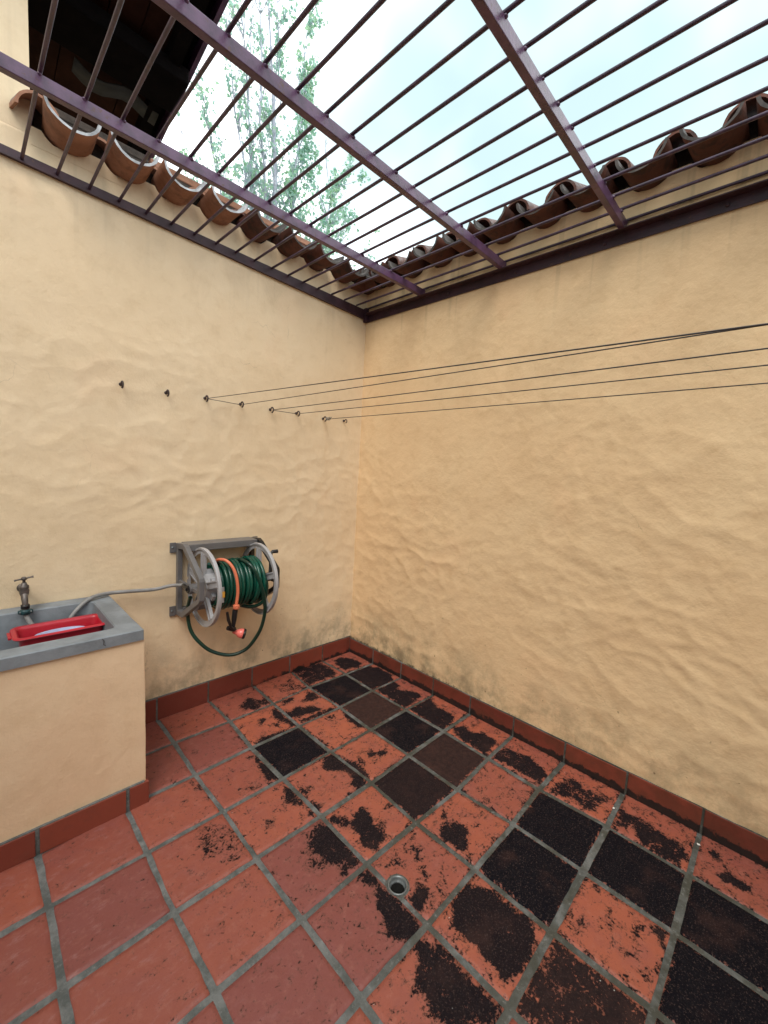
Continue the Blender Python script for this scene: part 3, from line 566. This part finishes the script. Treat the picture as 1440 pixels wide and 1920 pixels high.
for k in range(-1, 30):
    x = -.121 - .1284 * k
    if k == -1: x = -.016
    mb = MB(); r0 = random.Random(k); jx = r0.uniform(-.006, .006)
    mb.tube([(x, -.012, 2.954)] + [(x + jx * math.sin(q), -q * .5, 2.954 + .0015 * math.sin(q * 1.7 + k)) for q in range(1, 10)], .0071, 8)
    mb.build('bar', M_bar, gr)

# ---------------------------------------------------------------- clothesline
HX = [-1.784, -1.553, -1.326, -1.093, -.870, -.653, -.407, -.195]
HZ = [2.013, 2.007, 2.013, 2.012, 2.009, 2.013, 2.006, 2.016]
desc = ['first rusty iron hook from the left, empty, above the sink side of the pale wall', 'second rusty iron hook from the left, empty, left of the clotheslines',
        'third iron hook from the left, holding the end of the topmost clothesline', 'fourth iron hook from the left, where the short diagonal line meets the second clothesline',
        'fifth iron hook from the left, start of the third clothesline', 'sixth iron hook from the left, right end of the second short diagonal line',
        'iron hook with a twisted wire knot holding the lowest clothesline', 'small empty iron hook nearest the wall corner']
for k, (x, z) in enumerate(zip(HX, HZ)):
    s = .8 if k == 7 else 1.
    mb = MB(); mb.tube([(x, .004, z + .004)] + [(x, -.030 - .017 * s * math.cos(a) + .0, z + .017 * s * math.sin(a)) for a in [math.radians(180 - 30 * q) for q in range(0, 10)]], .0048 * s, 8)
    mb.lathe([(.010, 0), (.010, .003), (.0001, .004)], (x, -.002, z + .004), (0, -1, 0), 10)
    o = mb.build('wall_hook', M_iron, None, (x, 0, z)); tag(o, desc[k], 'hook', 'iron hooks in a row on the pale wall')
yk = -.046; FY = -4.55
def cord(name, pts, mat, lab, r=.0022):
    mb = MB(); mb.tube(pts, r, 6); tag(mb.build(name, mat, None, pts[0]), lab, 'clothesline', 'clotheslines stretched across the yard')
def sag(x0, x1, z0, z1, s, n=14): return [(x0 + (x1 - x0) * t, yk + (FY - yk) * t, z0 + (z1 - z0) * t - 4 * s * t * (1 - t)) for t in [k / n for k in range(n + 1)]]
cord('clothesline', list(reversed(sag(HX[2], HX[2] + .0, HZ[2], 1.885, .002))) + [(HX[2] + .006, yk - .006, HZ[2] - .004), (HX[3] - .006, yk - .004, HZ[3] - .006)] + sag(HX[3], HX[3], HZ[3], 2.008, .004), M_wire, 'dark wire clothesline looped over the third and fourth hooks, its two runs nearly touching', .0019)
cord('clothesline', list(reversed(sag(HX[4], HX[4], HZ[4], 2.012, .003))) + [(HX[4] + .006, yk - .006, HZ[4] - .004), (HX[5] - .006, yk - .004, HZ[5] - .006)] + sag(HX[5], HX[5], HZ[5], 2.016, .003), M_wire, 'dark wire clothesline looped over the fifth and sixth hooks')
cord('clothesline', [(HX[6] + .004, yk - .03, HZ[6])] + sag(HX[6], HX[6], HZ[6] - .002, 2.01, .003), M_wire, 'lowest single wire clothesline, tied with a knot to the seventh hook')
mb = MB(); x, z = HX[6], HZ[6]
mb.tube([(x + .010 * math.cos(a), yk - .004 - a * .0028, z + .010 * math.sin(a)) for a in [q * .7 for q in range(22)]], .0028, 6)
mb.tube([(x, yk - .04, z), (x + .012, yk - .055, z + .012)], .002, 6)
tag(mb.build('wire_knot', M_steel, None, (x, yk, z)), 'twisted steel wire knot at the lowest clothesline hook', 'wire knot')

# ---------------------------------------------------------------- laundry sink
def roughen(o, cuts, amp, f1=2.2, f2=9.):
    bm = bmesh.new(); bm.from_mesh(o.data); bmesh.ops.remove_doubles(bm, verts=bm.verts[:], dist=.0004)
    bmesh.ops.triangulate(bm, faces=[f for f in bm.faces if len(f.verts) > 4])
    for _ in range(cuts):
        bmesh.ops.subdivide_edges(bm, edges=[e for e in bm.edges if e.calc_length() > .03], cuts=1, use_grid_fill=True)
    for v in bm.verts:
        d = noise.noise_vector(v.co * f1) * amp + noise.noise_vector(v.co * f2) * amp * .45 + noise.noise_vector(v.co * 30) * amp * .16
        v.co += Vector((d.x, d.y, d.z * .5))
    bm.to_mesh(o.data); bm.free(); o.data.update()
    for p in o.data.polygons: p.use_smooth = True
    o.data.set_sharp_from_angle(angle=.6)
sk = empty('laundry_sink', 'grey concrete laundry trough on a yellow plastered base against the wall', 'sink', (-2.6, -.3, 0))
SX0, SX1, SY = -3.5, -1.850, -.660
def rrect(x0, x1, y0, y1, r, n=4):
    out = []
    for cx_, cy_, a0 in ((x1 - r, y1 - r, 0), (x0 + r, y1 - r, 90), (x0 + r, y0 + r, 180), (x1 - r, y0 + r, 270)):
        for k in range(n + 1):
            a = math.radians(a0 + 90 * k / n); out.append((cx_ + r * math.cos(a), cy_ + r * math.sin(a)))
    return out
def loft(mb, loops, sm=False, close0=False, close1=False):
    n = len(loops[0]); vs = [p for lp in loops for p in lp]
    mb.add(vs, [(i * n + k, i * n + (k + 1) % n, (i + 1) * n + (k + 1) % n, (i + 1) * n + k) for i in range(len(loops) - 1) for k in range(n)], sm)
    if close0: mb.add(loops[0], [tuple(range(n))])
    if close1: mb.add(loops[-1], [tuple(range(n))])
def lp(x0, x1, y0, y1, r, z): return [(x, y, z) for x, y in rrect(x0, x1, y0, y1, r)]
mb = MB(); loft(mb, [lp(SX0, SX1 + .006, SY + .010, -.012, .003, -.003), lp(SX0, SX1 + .006, SY + .010, -.012, .003, .800), lp(SX0 + .05, SX1 - .04, SY + .05, -.05, .003, .800), lp(SX0 + .05, SX1 - .04, SY + .05, -.05, .003, .62)], False, False, True); roughen(mb.build('plinth', M_sinkp, sk), 6, .0045)
mb = MB()
loft(mb, [lp(SX0 - .01, SX1, SY, -.002, .004, .8005), lp(SX0 - .01, SX1, SY, -.002, .004, .846), lp(SX0 - .006, SX1 - .004, SY + .004, -.004, .004, .850),
          lp(-3.3, -1.935, -.572, -.088, .03, .850), lp(-3.3, -1.940, -.566, -.094, .03, .845), lp(-3.29, -1.955, -.55, -.115, .04, .66)], False, False, True)
roughen(mb.build('basin', M_conc, sk), 5, .0028)
mb = MB(); mb.tube(spline([(-2.012, -.6625, .846), (-2.006, -.6625, .834), (-2.008, -.6625, .822), (-2.000, -.6625, .812)], 3), .0016, 5); mb.build('chip', M_chip, sk)
v, f, tv = [], [], []
for a, b in zip([-1.832, -1.919, -2.239, -2.559, -2.88, -3.2], [-1.919, -2.239, -2.559, -2.88, -3.2, -3.5]):
    m2 = MB(); m2.box(b + (.007 if b > -3.4 else 0), a - (.007 if a < -1.84 else 0), SY - .006, SY + .009, -.003, .108, .003)
    n = len(v); v += m2.v; f += [tuple(i + n for i in q) for q in m2.f]; tv += [random.random()] * len(m2.v)
m2 = MB(); m2.box(-1.8435, -1.832, SY + .0095, -.016, -.003, .106, .003); n = len(v); v += m2.v; f += [tuple(i + n for i in q) for q in m2.f]; tv += [.5] * len(m2.v)
v = [Vector(q) - sk.location for q in v]
o = meshobj('skirting', v, f, M_skirt, sk); at = o.data.attributes.new('tvar', 'FLOAT', 'POINT'); at.data.foreach_set('value', np.array(tv, dtype=np.float32))
mb = MB(); mb.box(-3.5, -1.85, SY - .002, SY + .0095, -.003, .112); mb.build('skirting_grout', M_grout, sk)
# red tub
tb = empty('plastic_tub', 'red rectangular plastic tub lying in the concrete sink', 'tub', (-2.10, -.295, .665))
def tl(dx, dy, r, z): return [(x, y, z) for x, y in rrect(-2.275 + dx, -1.925 - dx, -.380 + dy, -.195 - dy, r, 5)]
mb = MB()
loft(mb, [tl(.035, .03, .02, .664), tl(.018, .016, .03, .800), tl(.0, .0, .035, .802), tl(-.004, -.004, .038, .808), tl(.0, .0, .035, .812), tl(.014, .014, .028, .812), tl(.019, .019, .026, .806), tl(.022, .022, .025, .798), tl(.040, .035, .02, .670)], True, True, True)
o = mb.build('tub_body', M_red, tb); o.data.set_sharp_from_angle(angle=.8)
for sx, x in ((-1, -2.279), (1, -1.921)):
    mb = MB(); mb.box(min(x, x + sx * .012), max(x, x + sx * .012), -.335, -.255, .800, .811, .003); mb.build('handle', M_red, tb)
mb = MB()
n = 36; lo_ = [[(-2.105 + rx * math.cos(2 * PI * k / n), -.308 + ry * math.sin(2 * PI * k / n), z) for k in range(n)] for rx, ry, z in ((.05, .02, .700), (.092, .048, .782), (.098, .052, .787), (.096, .050, .790), (.088, .046, .787), (.05, .02, .704))]
loft(mb, lo_, True, True, True)
tag(mb.build('plastic_dish', M_blue, None, (-2.105, -.312, .70)), 'pale blue shallow oval dish lying inside the red tub', 'dish')
# tap
tp = empty('water_tap', 'old metal water tap with T handle on the wall above the sink', 'tap', (-2.214, 0, .93))
mb = MB()
mb.tube([(-2.214, 0, .945), (-2.214, -.03, .945), (-2.214, -.085, .945)], [.013, .012, .014], 12); mb.lathe([(.022, 0), (.022, .004), (.013, .008)], (-2.214, -.001, .945), (0, -1, 0), 16)
mb.lathe([(.010, -.055), (.013, -.035), (.014, -.02), (.018, -.008), (.020, .006), (.017, .016), (.019, .020), (.019, .030), (.012, .036), (.010, .046), (.0001, .046)], (-2.214, -.09, .945), (0, 0, 1), 18)
mb.tube([(-2.214, -.085, .94), (-2.214, -.105, .93), (-2.214, -.118, .905), (-2.214, -.12, .888)], [.012, .013, .012, .012], 12)
mb.build('tap_body', M_brass, tp)
mb = MB(); mb.lathe([(.006, .0), (.006, .018), (.011, .020), (.011, .030), (.006, .034), (.0001, .034)], (-2.214, -.09, .985), (0, 0, 1), 14)
mb.tube([(-2.250, -.094, 1.006), (-2.240, -.094, 1.008), (-2.214, -.09, 1.010), (-2.188, -.086, 1.014), (-2.178, -.086, 1.015)], [.0055, .0035, .005, .0035, .0055], 10)
mb.build('tap_handle', M_brass, tp)
# grey feed hose with couplings
fh = empty('feed_hose', 'grey feed hose from the tap through the sink and along the wall to the reel', 'hose', (-2.214, -.12, .88))
mb = MB(); mb.tube(spline([(-2.214, -.12, .882), (-2.214, -.12, .845), (-2.203, -.135, .81), (-2.18, -.150, .765), (-2.145, -.152, .705), (-2.105, -.145, .685), (-2.072, -.135, .715), (-2.052, -.125, .760), (-2.030, -.118, .800), (-1.985, -.105, .845), (-1.935, -.085, .868)] + SUPPLY[10:], 6), .0105, 10); mb.build('hose_pipe', M_ghose, fh)
mb = MB(); mb.lathe([(.012, 0), (.0175, .001), (.0175, .018), (.012, .019)], (-2.214, -.12, .872), (0, 0, 1), 16); mb.build('coupling', M_black, fh)
mb = MB(); mb.lathe([(.012, 0), (.020, .001), (.021, .012), (.020, .023), (.012, .024)], (-2.214, -.12, .843), (0, 0, 1), 16)
mb.box(-2.242, -2.186, -.128, -.112, .846, .864, .004); mb.build('clamp', simple('teal_clamp', (.012, .05, .06), .45), fh)
for sx in (-.020, .020):
    mb = MB(); mb.lathe([(.0045, 0), (.0045, .003), (.0001, .004)], (-2.214 + sx, -.1285, .855), (0, -1, 0), 10); mb.build('screw', M_steel, fh)

# ---------------------------------------------------------------- hose reel
RY, RZ = -.228, .872; XL, XR = -1.412, -1.052
re_ = empty('hose_reel', 'grey plastic wall mounted hose reel with two spoked wheels', 'hose reel', (-1.25, 0, .87))
def ringplate(mb, outer, inner, x0, x1):
    n = len(outer); vs = []
    for x in (x0, x1):
        for lpn in (outer, inner): vs += [(x, y, z) for y, z in lpn]
    fs = []
    for k in range(n):
        j = (k + 1) % n
        fs += [(k, j, n + j, n + k), (2 * n + j, 2 * n + k, 3 * n + k, 3 * n + j), (j, k, 2 * n + k, 2 * n + j), (n + k, n + j, 3 * n + j, 3 * n + k)]
    mb.add(vs, fs)
arm_o = [(-.006, 1.112), (-.115, 1.122), (-.150, 1.108), (-.365, .965), (-.372, .945), (-.372, .835), (-.360, .818), (-.110, .664), (-.006, .655)]
arm_i = [(-.036, 1.080), (-.112, 1.088), (-.132, 1.076), (-.332, .948), (-.340, .935), (-.340, .850), (-.334, .836), (-.104, .700), (-.036, .692)]
def arm(x0, x1, mat):
    mb = MB(); ringplate(mb, arm_o, arm_i, x0, x1); mb.box(x0 + .006, x1 - .006, -.338, -.03, .862, .884)
    mb.lathe([(.030, 0), (.030, x1 - x0 + .012)], (x0 - .006, RY, RZ), (1, 0, 0), 20); mb.lathe([(.0001, 0), (.030, 0)], (x0 - .006, RY, RZ), (1, 0, 0), 20)
    o = mb.build('bracket_arm', mat, re_); bv = o.modifiers.new('b', 'BEVEL'); bv.width = .003; bv.segments = 2; bv.limit_method = 'ANGLE'
arm(-1.492, -1.462, M_plas2); arm(-1.006, -.978, M_black)
mb = MB(); mb.box(-1.4615, -1.0065, -.125, -.004, 1.072, 1.116, .004); mb.build('top_bar', M_plas2, re_)
mb = MB(); mb.box(-1.4615, -1.0065, -.045, -.004, .668, .700, .003); mb.build('lower_bar', M_plas2, re_)
for x, z, w in ((-1.51, 1.085, 1), (-1.51, .682, 1), (-.962, 1.085, -1), (-.962, .682, -1)):
    mb = MB(); mb.box(x - .018, x + .018, -.010, -.002, z - .033, z + .030, .002); mp_ = mb.build('mounting_plate', M_plas2, re_)
    mb = MB(); mb.lathe([(.007, 0), (.006, .003), (.0001, .004)], (x - .004, -.010, z), (0, -1, 0), 10)
    s_ = mb.build('screw', M_steel, None); s_.parent = mp_; s_.location = (0, 0, 0)
    s_.data.transform(Matrix.Translation(-re_.location))
def wheel(x, ph, mat):
    R0, R1, R2 = .236, .226, .202; n = 64; w = .0105
    mb = MB()
    prof = [(R0, -w), (R0 + .003, 0), (R0, w), (R1, w), (R1, w * .35), (R2, w * .3), (R2, -w * .3), (R1, -w * .35), (R1, -w), (R0, -w)]
    mb.lathe(prof, (x, RY, RZ), (1, 0, 0), n, False)
    for k in range(5):
        a = ph + 2 * PI * k / 5; ca, sa = math.cos(a), math.sin(a)
        for off, hw, th in ((0, .020, .004), (-.017, .003, .010), (.017, .003, .010)):
            vs = []
            for xx in (x - th, x + th):
                for rad, o_ in ((.050, -hw + off), (.050, hw + off), (.205, hw * 1.15 + off), (.205, -hw * 1.15 + off)):
                    vs.append((xx, RY + ca * rad - sa * o_, RZ + sa * rad + ca * o_))
            mb.add(vs, [(0, 1, 2, 3), (7, 6, 5, 4), (0, 4, 5, 1), (1, 5, 6, 2), (2, 6, 7, 3), (3, 7, 4, 0)])
    mb.lathe([(.0001, -w), (.072, -w), (.078, 0), (.072, w), (.0001, w)], (x, RY, RZ), (1, 0, 0), 32)
    o = mb.build('reel_wheel', mat, re_)
    o.data.set_sharp_from_angle(angle=.6)
    return o
wheel(XL, math.radians(90), M_light); wheel(XR, math.radians(90), M_light)
mb = MB(); mb.lathe([(.0001, 0), (.085, 0), (.085, XR - XL), (.0001, XR - XL)], (XL, RY, RZ), (1, 0, 0), 32)
for k in range(6):
    a = 2 * PI * k / 6 + .5; ca, sa = math.cos(a), math.sin(a); vs = []
    for xx in (XL + .012, XR - .012):
        for rad, o_ in ((.08, -.022), (.08, .022), (.108, .016), (.108, -.016)): vs.append((xx, RY + ca * rad - sa * o_, RZ + sa * rad + ca * o_))
    mb.add(vs, [(0, 1, 2, 3), (7, 6, 5, 4), (0, 4, 5, 1), (1, 5, 6, 2), (2, 6, 7, 3), (3, 7, 4, 0)])
mb.build('drum', M_light, re_)
mb = MB(); mb.tube([(-.978, RY, RZ), (-.962, RY, RZ), (-.962, RY - .0, 1.030), (-.952, RY, 1.042), (-.915, RY, 1.042)], [.014, .014, .010, .012, .014], 12); mb.build('crank_handle', M_black, re_)
mb = MB(); mb.tube([(-1.505, RY, RZ - .0), (-1.49, RY, RZ)], .022, 14); mb.tube([(-1.497, -.15, .876), (-1.50, -.20, .874), (-1.50, RY, RZ)], .014, 10); mb.build('inlet_elbow', M_black, re_)
mb = MB(); mb.box(-1.372, -1.345, RY - .140, RY - .134, .800, .895, .002); mb.build('label_holder', M_light, re_)
mb = MB(); mb.box(-1.374, -1.343, RY - .1425, RY - .1405, .832, .868); mb.build('label_plate', M_yel, re_)
# hose on the reel
gh = empty('garden_hose', 'green garden hose coiled on the reel with a loop hanging below', 'hose', (-1.22, RY, RZ))
def helix(x0, x1, turns, R, ph=0., w=0.0, n=28):
    return [(x0 + (x1 - x0) * k / (turns * n) + w * math.sin(k * .13) + .004 * noise.noise(Vector((k * .05, ph * 3, 1))), RY + R * math.sin(ph + 2 * PI * k / n), RZ + (R + .006 * noise.noise(Vector((k * .09, ph * 5, 2)))) * math.cos(ph + 2 * PI * k / n)) for k in range(int(turns * n) + 1)]
mb = MB(); mb.tube(helix(-1.385, -1.085, 13, .121), .0115, 8)
mb.tube(helix(-1.345, -1.165, 7, .142, .6, .003), .0115, 8)
mb.tube(helix(-1.150, -1.080, 3, .147, 1.4, .006), .0115, 8)
mb.build('coil', M_green, gh)
mb = MB(); mb.tube(spline(LOOP, 6), .0112, 10); mb.build('hanging_loop', M_dkgreen, gh)
mb = MB(); mb.tube(spline([(-1.10, -.345, .96), (-1.075, -.378, .87), (-1.085, -.36, .76), (-1.14, -.30, .716), (-1.215, -.24, .735)], 6), .0112, 10); mb.build('lower_loop', M_dkgreen, gh)
sn = empty('spray_gun_hose', 'orange leader hose with black and coral spray gun hanging over the green coil', 'spray gun', (-1.31, -.4, .8))
mb = MB(); mb.tube(spline([(-1.345, -.19, 1.006)] + LEAD, 6), .0095, 10); mb.build('leader_hose', M_orange, sn)
g = [Vector(q) for q in GUN]
mb = MB(); mb.lathe([(.0001, -.016), (.012, -.016), (.019, -.010), (.020, 0), (.019, .010), (.012, .014), (.0001, .014)], g[0] + Vector((0, 0, -.012)), (0, 0, 1), 8, False); mb.build('connector', M_orange, sn)
mb = MB(); mb.tube([g[2] + Vector((0, 0, .004)), (g[2] + g[3]) / 2, g[3], g[6] + Vector((0, 0, .0))], [.016, .0155, .011, .013], 12); mb.build('gun_handle', M_black, sn)
mb = MB(); mb.tube([g[4], (g[4] + g[5]) / 2 + Vector((-.004, 0, 0)), g[5], g[6]], [.007, .010, .007, .009], 10)
mb.tube([g[10] + Vector((-.004, 0, -.004)), g[6], g[6] + Vector((.012, 0, .002))], [.013, .015, .012], 10); mb.build('trigger', M_black, sn)
ax = (Vector((.85, -.45, -.28))).normalized(); hc = g[7]
mb = MB(); mb.lathe([(.0001, -.046), (.010, -.044), (.013, -.028), (.017, -.018), (.025, -.008), (.029, .004), (.029, .014), (.025, .022)], hc, ax, 22); mb.build('spray_head', M_pink, sn)
mb = MB(); mb.lathe([(.025, .0215), (.030, .017), (.031, .026), (.028, .032), (.020, .033), (.016, .029), (.0001, .029)], hc, ax, 22); mb.build('head_ring', M_black, sn)

# ---------------------------------------------------------------- house with dark wooden eave behind the left wall
hs = empty('house', 'yellow house corner with dark timber eave rising above the left wall', 'house', (-3, 1.5, 0))
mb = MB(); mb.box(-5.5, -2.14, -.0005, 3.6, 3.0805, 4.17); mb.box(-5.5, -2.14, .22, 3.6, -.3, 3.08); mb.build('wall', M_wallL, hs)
def sz(y): return 4.2 - .182 * y
rf = MB()
for k in range(26):
    x0 = -5.5 + k * .163
    if x0 > -1.45: break
    x1 = min(x0 + .158, -1.325)
    rf.add([(x0, -.4, sz(-.4)), (x1, -.4, sz(-.4)), (x1, 4.4, sz(4.4)), (x0, 4.4, sz(4.4)), (x0, -.4, sz(-.4) + .02), (x1, -.4, sz(-.4) + .02), (x1, 4.4, sz(4.4) + .02), (x0, 4.4, sz(4.4) + .02)],
           [(0, 1, 2, 3), (7, 6, 5, 4), (0, 4, 5, 1), (1, 5, 6, 2), (2, 6, 7, 3), (3, 7, 4, 0)])
roof = rf.build('roof', M_wood, hs)
def sub(mb, name, mat):
    o = mb.build(name, mat, None); o.data.transform(Matrix.Translation(-hs.location)); o.parent = roof; return o
mb = MB(); mb.add([(x, y, sz(y) + dz) for y in (-.45, 4.45) for x in (-5.55, -1.29) for dz in (.0215, .075)], [(0, 1, 3, 2), (4, 6, 7, 5), (0, 4, 5, 1), (2, 3, 7, 6), (0, 2, 6, 4), (1, 5, 7, 3)]); sub(mb, 'roof_deck', M_wood2)
mb = MB(); mb.add([(x, y, sz(y) + dz) for y in (-.45, 4.45) for x in (-1.318, -1.292) for dz in (-.055, .02)], [(0, 1, 3, 2), (4, 6, 7, 5), (0, 4, 5, 1), (2, 3, 7, 6), (0, 2, 6, 4), (1, 5, 7, 3)]); sub(mb, 'bargeboard', M_frame)
mb = MB(); mb.box(-5.4, -1.33, .30, .62, 3.98, 4.075, .01); sub(mb, 'purlin', M_wood2)
mb = MB(); mb.box(-5.4, -1.33, 2.6, 2.85, 3.58, 3.68, .01); sub(mb, 'purlin', M_wood2)
for xr in (-2.02, -1.42):
    mb = MB(); mb.add([(x, y, sz(y) + dz) for y in (-.42, 4.4) for x in (xr - .035, xr + .035) for dz in (-.10, -.002)], [(0, 1, 3, 2), (4, 6, 7, 5), (0, 4, 5, 1), (2, 3, 7, 6), (0, 2, 6, 4), (1, 5, 7, 3)])
    if xr > -2: sub(mb, 'rafter', M_wood2)
mb = MB(); pts_ = [(-1.86 + .052 * k, .66 + .03 * math.sin(k * 1.0), 3.985 + .022 * math.sin(k * .9 + 2)) for k in range(10)]
vs = []
for (x, y, z) in pts_: vs += [(x, y, z), (x, y + .10, z - .02), (x, y + .10, z - .028), (x, y, z - .008)]
mb.add(vs, [(4 * i + k, 4 * i + (k + 1) % 4, 4 * i + 4 + (k + 1) % 4, 4 * i + 4 + k) for i in range(9) for k in range(4)] + [(0, 1, 2, 3), (39, 38, 37, 36)], True); sub(mb, 'flashing', simple('grey_sheet', (.010, .011, .012), .6))

# ---------------------------------------------------------------- tree beyond the left wall
def mat_leaf():
    t = NT('leaf', .5, .3)
    c = t.mix(t.ramp(t.noise(1.7, 3), .35, .65), (.32, .54, .36), (.46, .66, .44))
    c = t.mix(t.ramp(t.noise(9, 2), .4, .6), c, (.36, .58, .50))
    tr = t.n.new('ShaderNodeBsdfTranslucent'); t.l.new(c, tr.inputs['Color']); ms = t.n.new('ShaderNodeMixShader'); ms.inputs[0].default_value = .6
    t.out(c); outn = t.n['Material Output']; t.l.new(t.b.outputs[0], ms.inputs[1]); t.l.new(tr.outputs[0], ms.inputs[2]); t.l.new(ms.outputs[0], outn.inputs['Surface']); return t.m
M_leaf = mat_leaf(); M_bark = simple('pale_bark', (.38, .41, .50), .8, 0, .3, 6, .02, 18)
tr_ = empty('tree', 'tall slender tree with pale upright stems and sparse new leaves beyond the wall', 'tree', (1.45, 4.0, -.6))
rt_ = random.Random(3); trunk = MB(); LV = []; LF = []
def leaf(p, size):
    d = Vector((rt_.gauss(0, 1), rt_.gauss(0, 1), rt_.gauss(0, .7))).normalized(); s = d.cross(Vector((rt_.gauss(0, 1), rt_.gauss(0, 1), rt_.gauss(0, 1)))).normalized(); n_ = d.cross(s)
    b = len(LV)
    shape = [(0, 0, 0), (.42, .18, .06), (.55, .50, .12), (.22, .55, .02), (0, 1, -.05), (-.22, .55, .02), (-.55, .50, .12), (-.42, .18, .06)]
    for a, c_, e in shape: LV.append(p + (s * a + d * c_ + n_ * e) * size)
    LF.append(tuple(range(b, b + 8)))
def twig(p, d, L, r, leafy, depth):
    n = 5; pts = [p]; q = p.copy(); dd = d.copy()
    for k in range(n):
        dd = (dd + Vector((rt_.gauss(0, .10), rt_.gauss(0, .10), rt_.gauss(.06, .06)))).normalized(); q = q + dd * (L / n); pts.append(q.copy())
    trunk.tube(pts, [max(.0022, r * (1 - .8 * k / n)) for k in range(n + 1)], 4 if r < .02 else 6, False)
    if depth > 0:
        m = 3 + int(L * (2.2 if depth > 1 else 3.2))
        for k in range(m):
            t = rt_.uniform(.2, 1); i = min(n - 1, int(t * n)); pp = pts[i].lerp(pts[i + 1], t * n - i)
            sd_ = (dd + Vector((rt_.gauss(0, .55), rt_.gauss(0, .55), rt_.gauss(.15, .4)))).normalized()
            twig(pp, sd_, L * rt_.uniform(.22, .42), r * .4, leafy, depth - 1)
    if depth <= 1:
        for k in range(int(L * 9.5 * leafy) + (1 if rt_.random() < leafy else 0)):
            t = rt_.uniform(.3, 1); i = min(n - 1, int(t * n)); pp = pts[i].lerp(pts[i + 1], t * n - i)
            for _ in range(rt_.choice((1, 2, 2, 3))): leaf(pp + Vector((rt_.gauss(0, .035), rt_.gauss(0, .035), rt_.gauss(0, .035))), rt_.uniform(.045, .075))
trunk.tube(spline([(1.45, 4.0, -.6), (1.43, 4.0, 1.5), (1.48, 4.0, 3.2), (1.46, 4.02, 5.2), (1.38, 4.0, 7.0), (1.2, 4.0, 9.0)], 5), [.10 - .092 * k / 25 for k in range(26)], 10)
stems = [((1.40, 4, 2.6), (-.18, 4.0, 6.6), .022, .9), ((1.42, 4, 2.9), (.15, 4.2, 7.4), .026, .7), ((1.44, 4, 3.2), (.45, 3.8, 8.0), .028, .55), ((1.46, 4, 3.0), (.75, 4.1, 8.6), .034, .4),
         ((1.46, 4, 3.5), (1.0, 3.9, 9.2), .030, .35), ((1.46, 4.05, 3.4), (1.55, 4.3, 9.6), .030, 1.0), ((1.46, 4, 4.0), (1.95, 3.9, 9.2), .026, 1.5), ((1.46, 4, 4.6), (2.05, 4.1, 8.0), .024, 1.2),
         ((1.46, 4, 4.3), (2.9, 4.0, 7.35), .026, 1.7), ((1.46, 4, 3.9), (3.15, 4.1, 6.7), .022, 1.4), ((1.46, 4, 4.4), (2.55, 3.8, 6.2), .018, 1.5), ((1.46, 4, 3.8), (3.2, 3.9, 5.75), .014, .55), ((1.4, 4, 3.3), (.45, 3.9, 6.0), .018, .8), ((1.4, 4, 3.8), (.85, 4.1, 7.4), .022, .5), ((1.46, 4, 3.0), (-.35, 4.1, 5.7), .014, 1.0)]
for a, b, r, lf in stems:
    a = Vector(a); b = Vector(b); L = (b - a).length; pts = []
    for k in range(9):
        t = k / 8; bend = Vector(((b.x - a.x) * (t ** .75 - t) * .6, 0, 0)); pts.append(a.lerp(b, t) + bend + Vector((rt_.gauss(0, .03), rt_.gauss(0, .03), 0)))
    trunk.tube(pts, [r * (1 - .85 * k / 8) for k in range(9)], 6, False)
    for q in range(int(L * 5.4)):
        t = rt_.uniform(.22, 1.0); i = min(7, int(t * 8)); p = pts[i].lerp(pts[i + 1], t * 8 - i); dv = (pts[i + 1] - pts[i]).normalized()
        dv = (dv + Vector((rt_.gauss(0, .42) + (.25 if b.x > 1.8 else 0), rt_.gauss(0, .42), rt_.gauss(.1, .25)))).normalized()
        twig(p, dv, rt_.uniform(.35, .95) * (1.15 - .5 * t), r * .3, lf, 1)
    for q in range(int(L * 1.0)):
        t = rt_.uniform(.15, .8); i = min(7, int(t * 8)); p = pts[i].lerp(pts[i + 1], t * 8 - i)
        twig(p, (Vector((rt_.gauss(0, .22), rt_.gauss(0, .22), 1))).normalized(), rt_.uniform(.7, 1.6), r * .35, .12, 1)
trunk.build('trunk', M_bark, tr_)
me = MB(); me.v = LV; me.f = LF; me.sm = [False] * len(LF); me.build('crown', M_leaf, tr_)

# ---------------------------------------------------------------- small debris on the floor
for (x, y), lab in (((-.165, -2.215), 'tiny white paint flake on the grout between two dark tiles near the right wall'), ((-.10, -2.55), 'tiny white paint flake on the orange tile nearest the right edge')):
    mb = MB(); r0 = random.Random(int(x * 1000)); pts_ = [(x + .007 * math.cos(a) * r0.uniform(.4, 1.2), y + .007 * math.sin(a) * r0.uniform(.4, 1.2)) for a in [q * .9 for q in range(7)]]
    mb.prism(pts_, 2, .002, .005); tag(mb.build('paint_flake', M_white, None, (x, y, .002)), lab, 'paint flake', 'paint flakes on the floor')
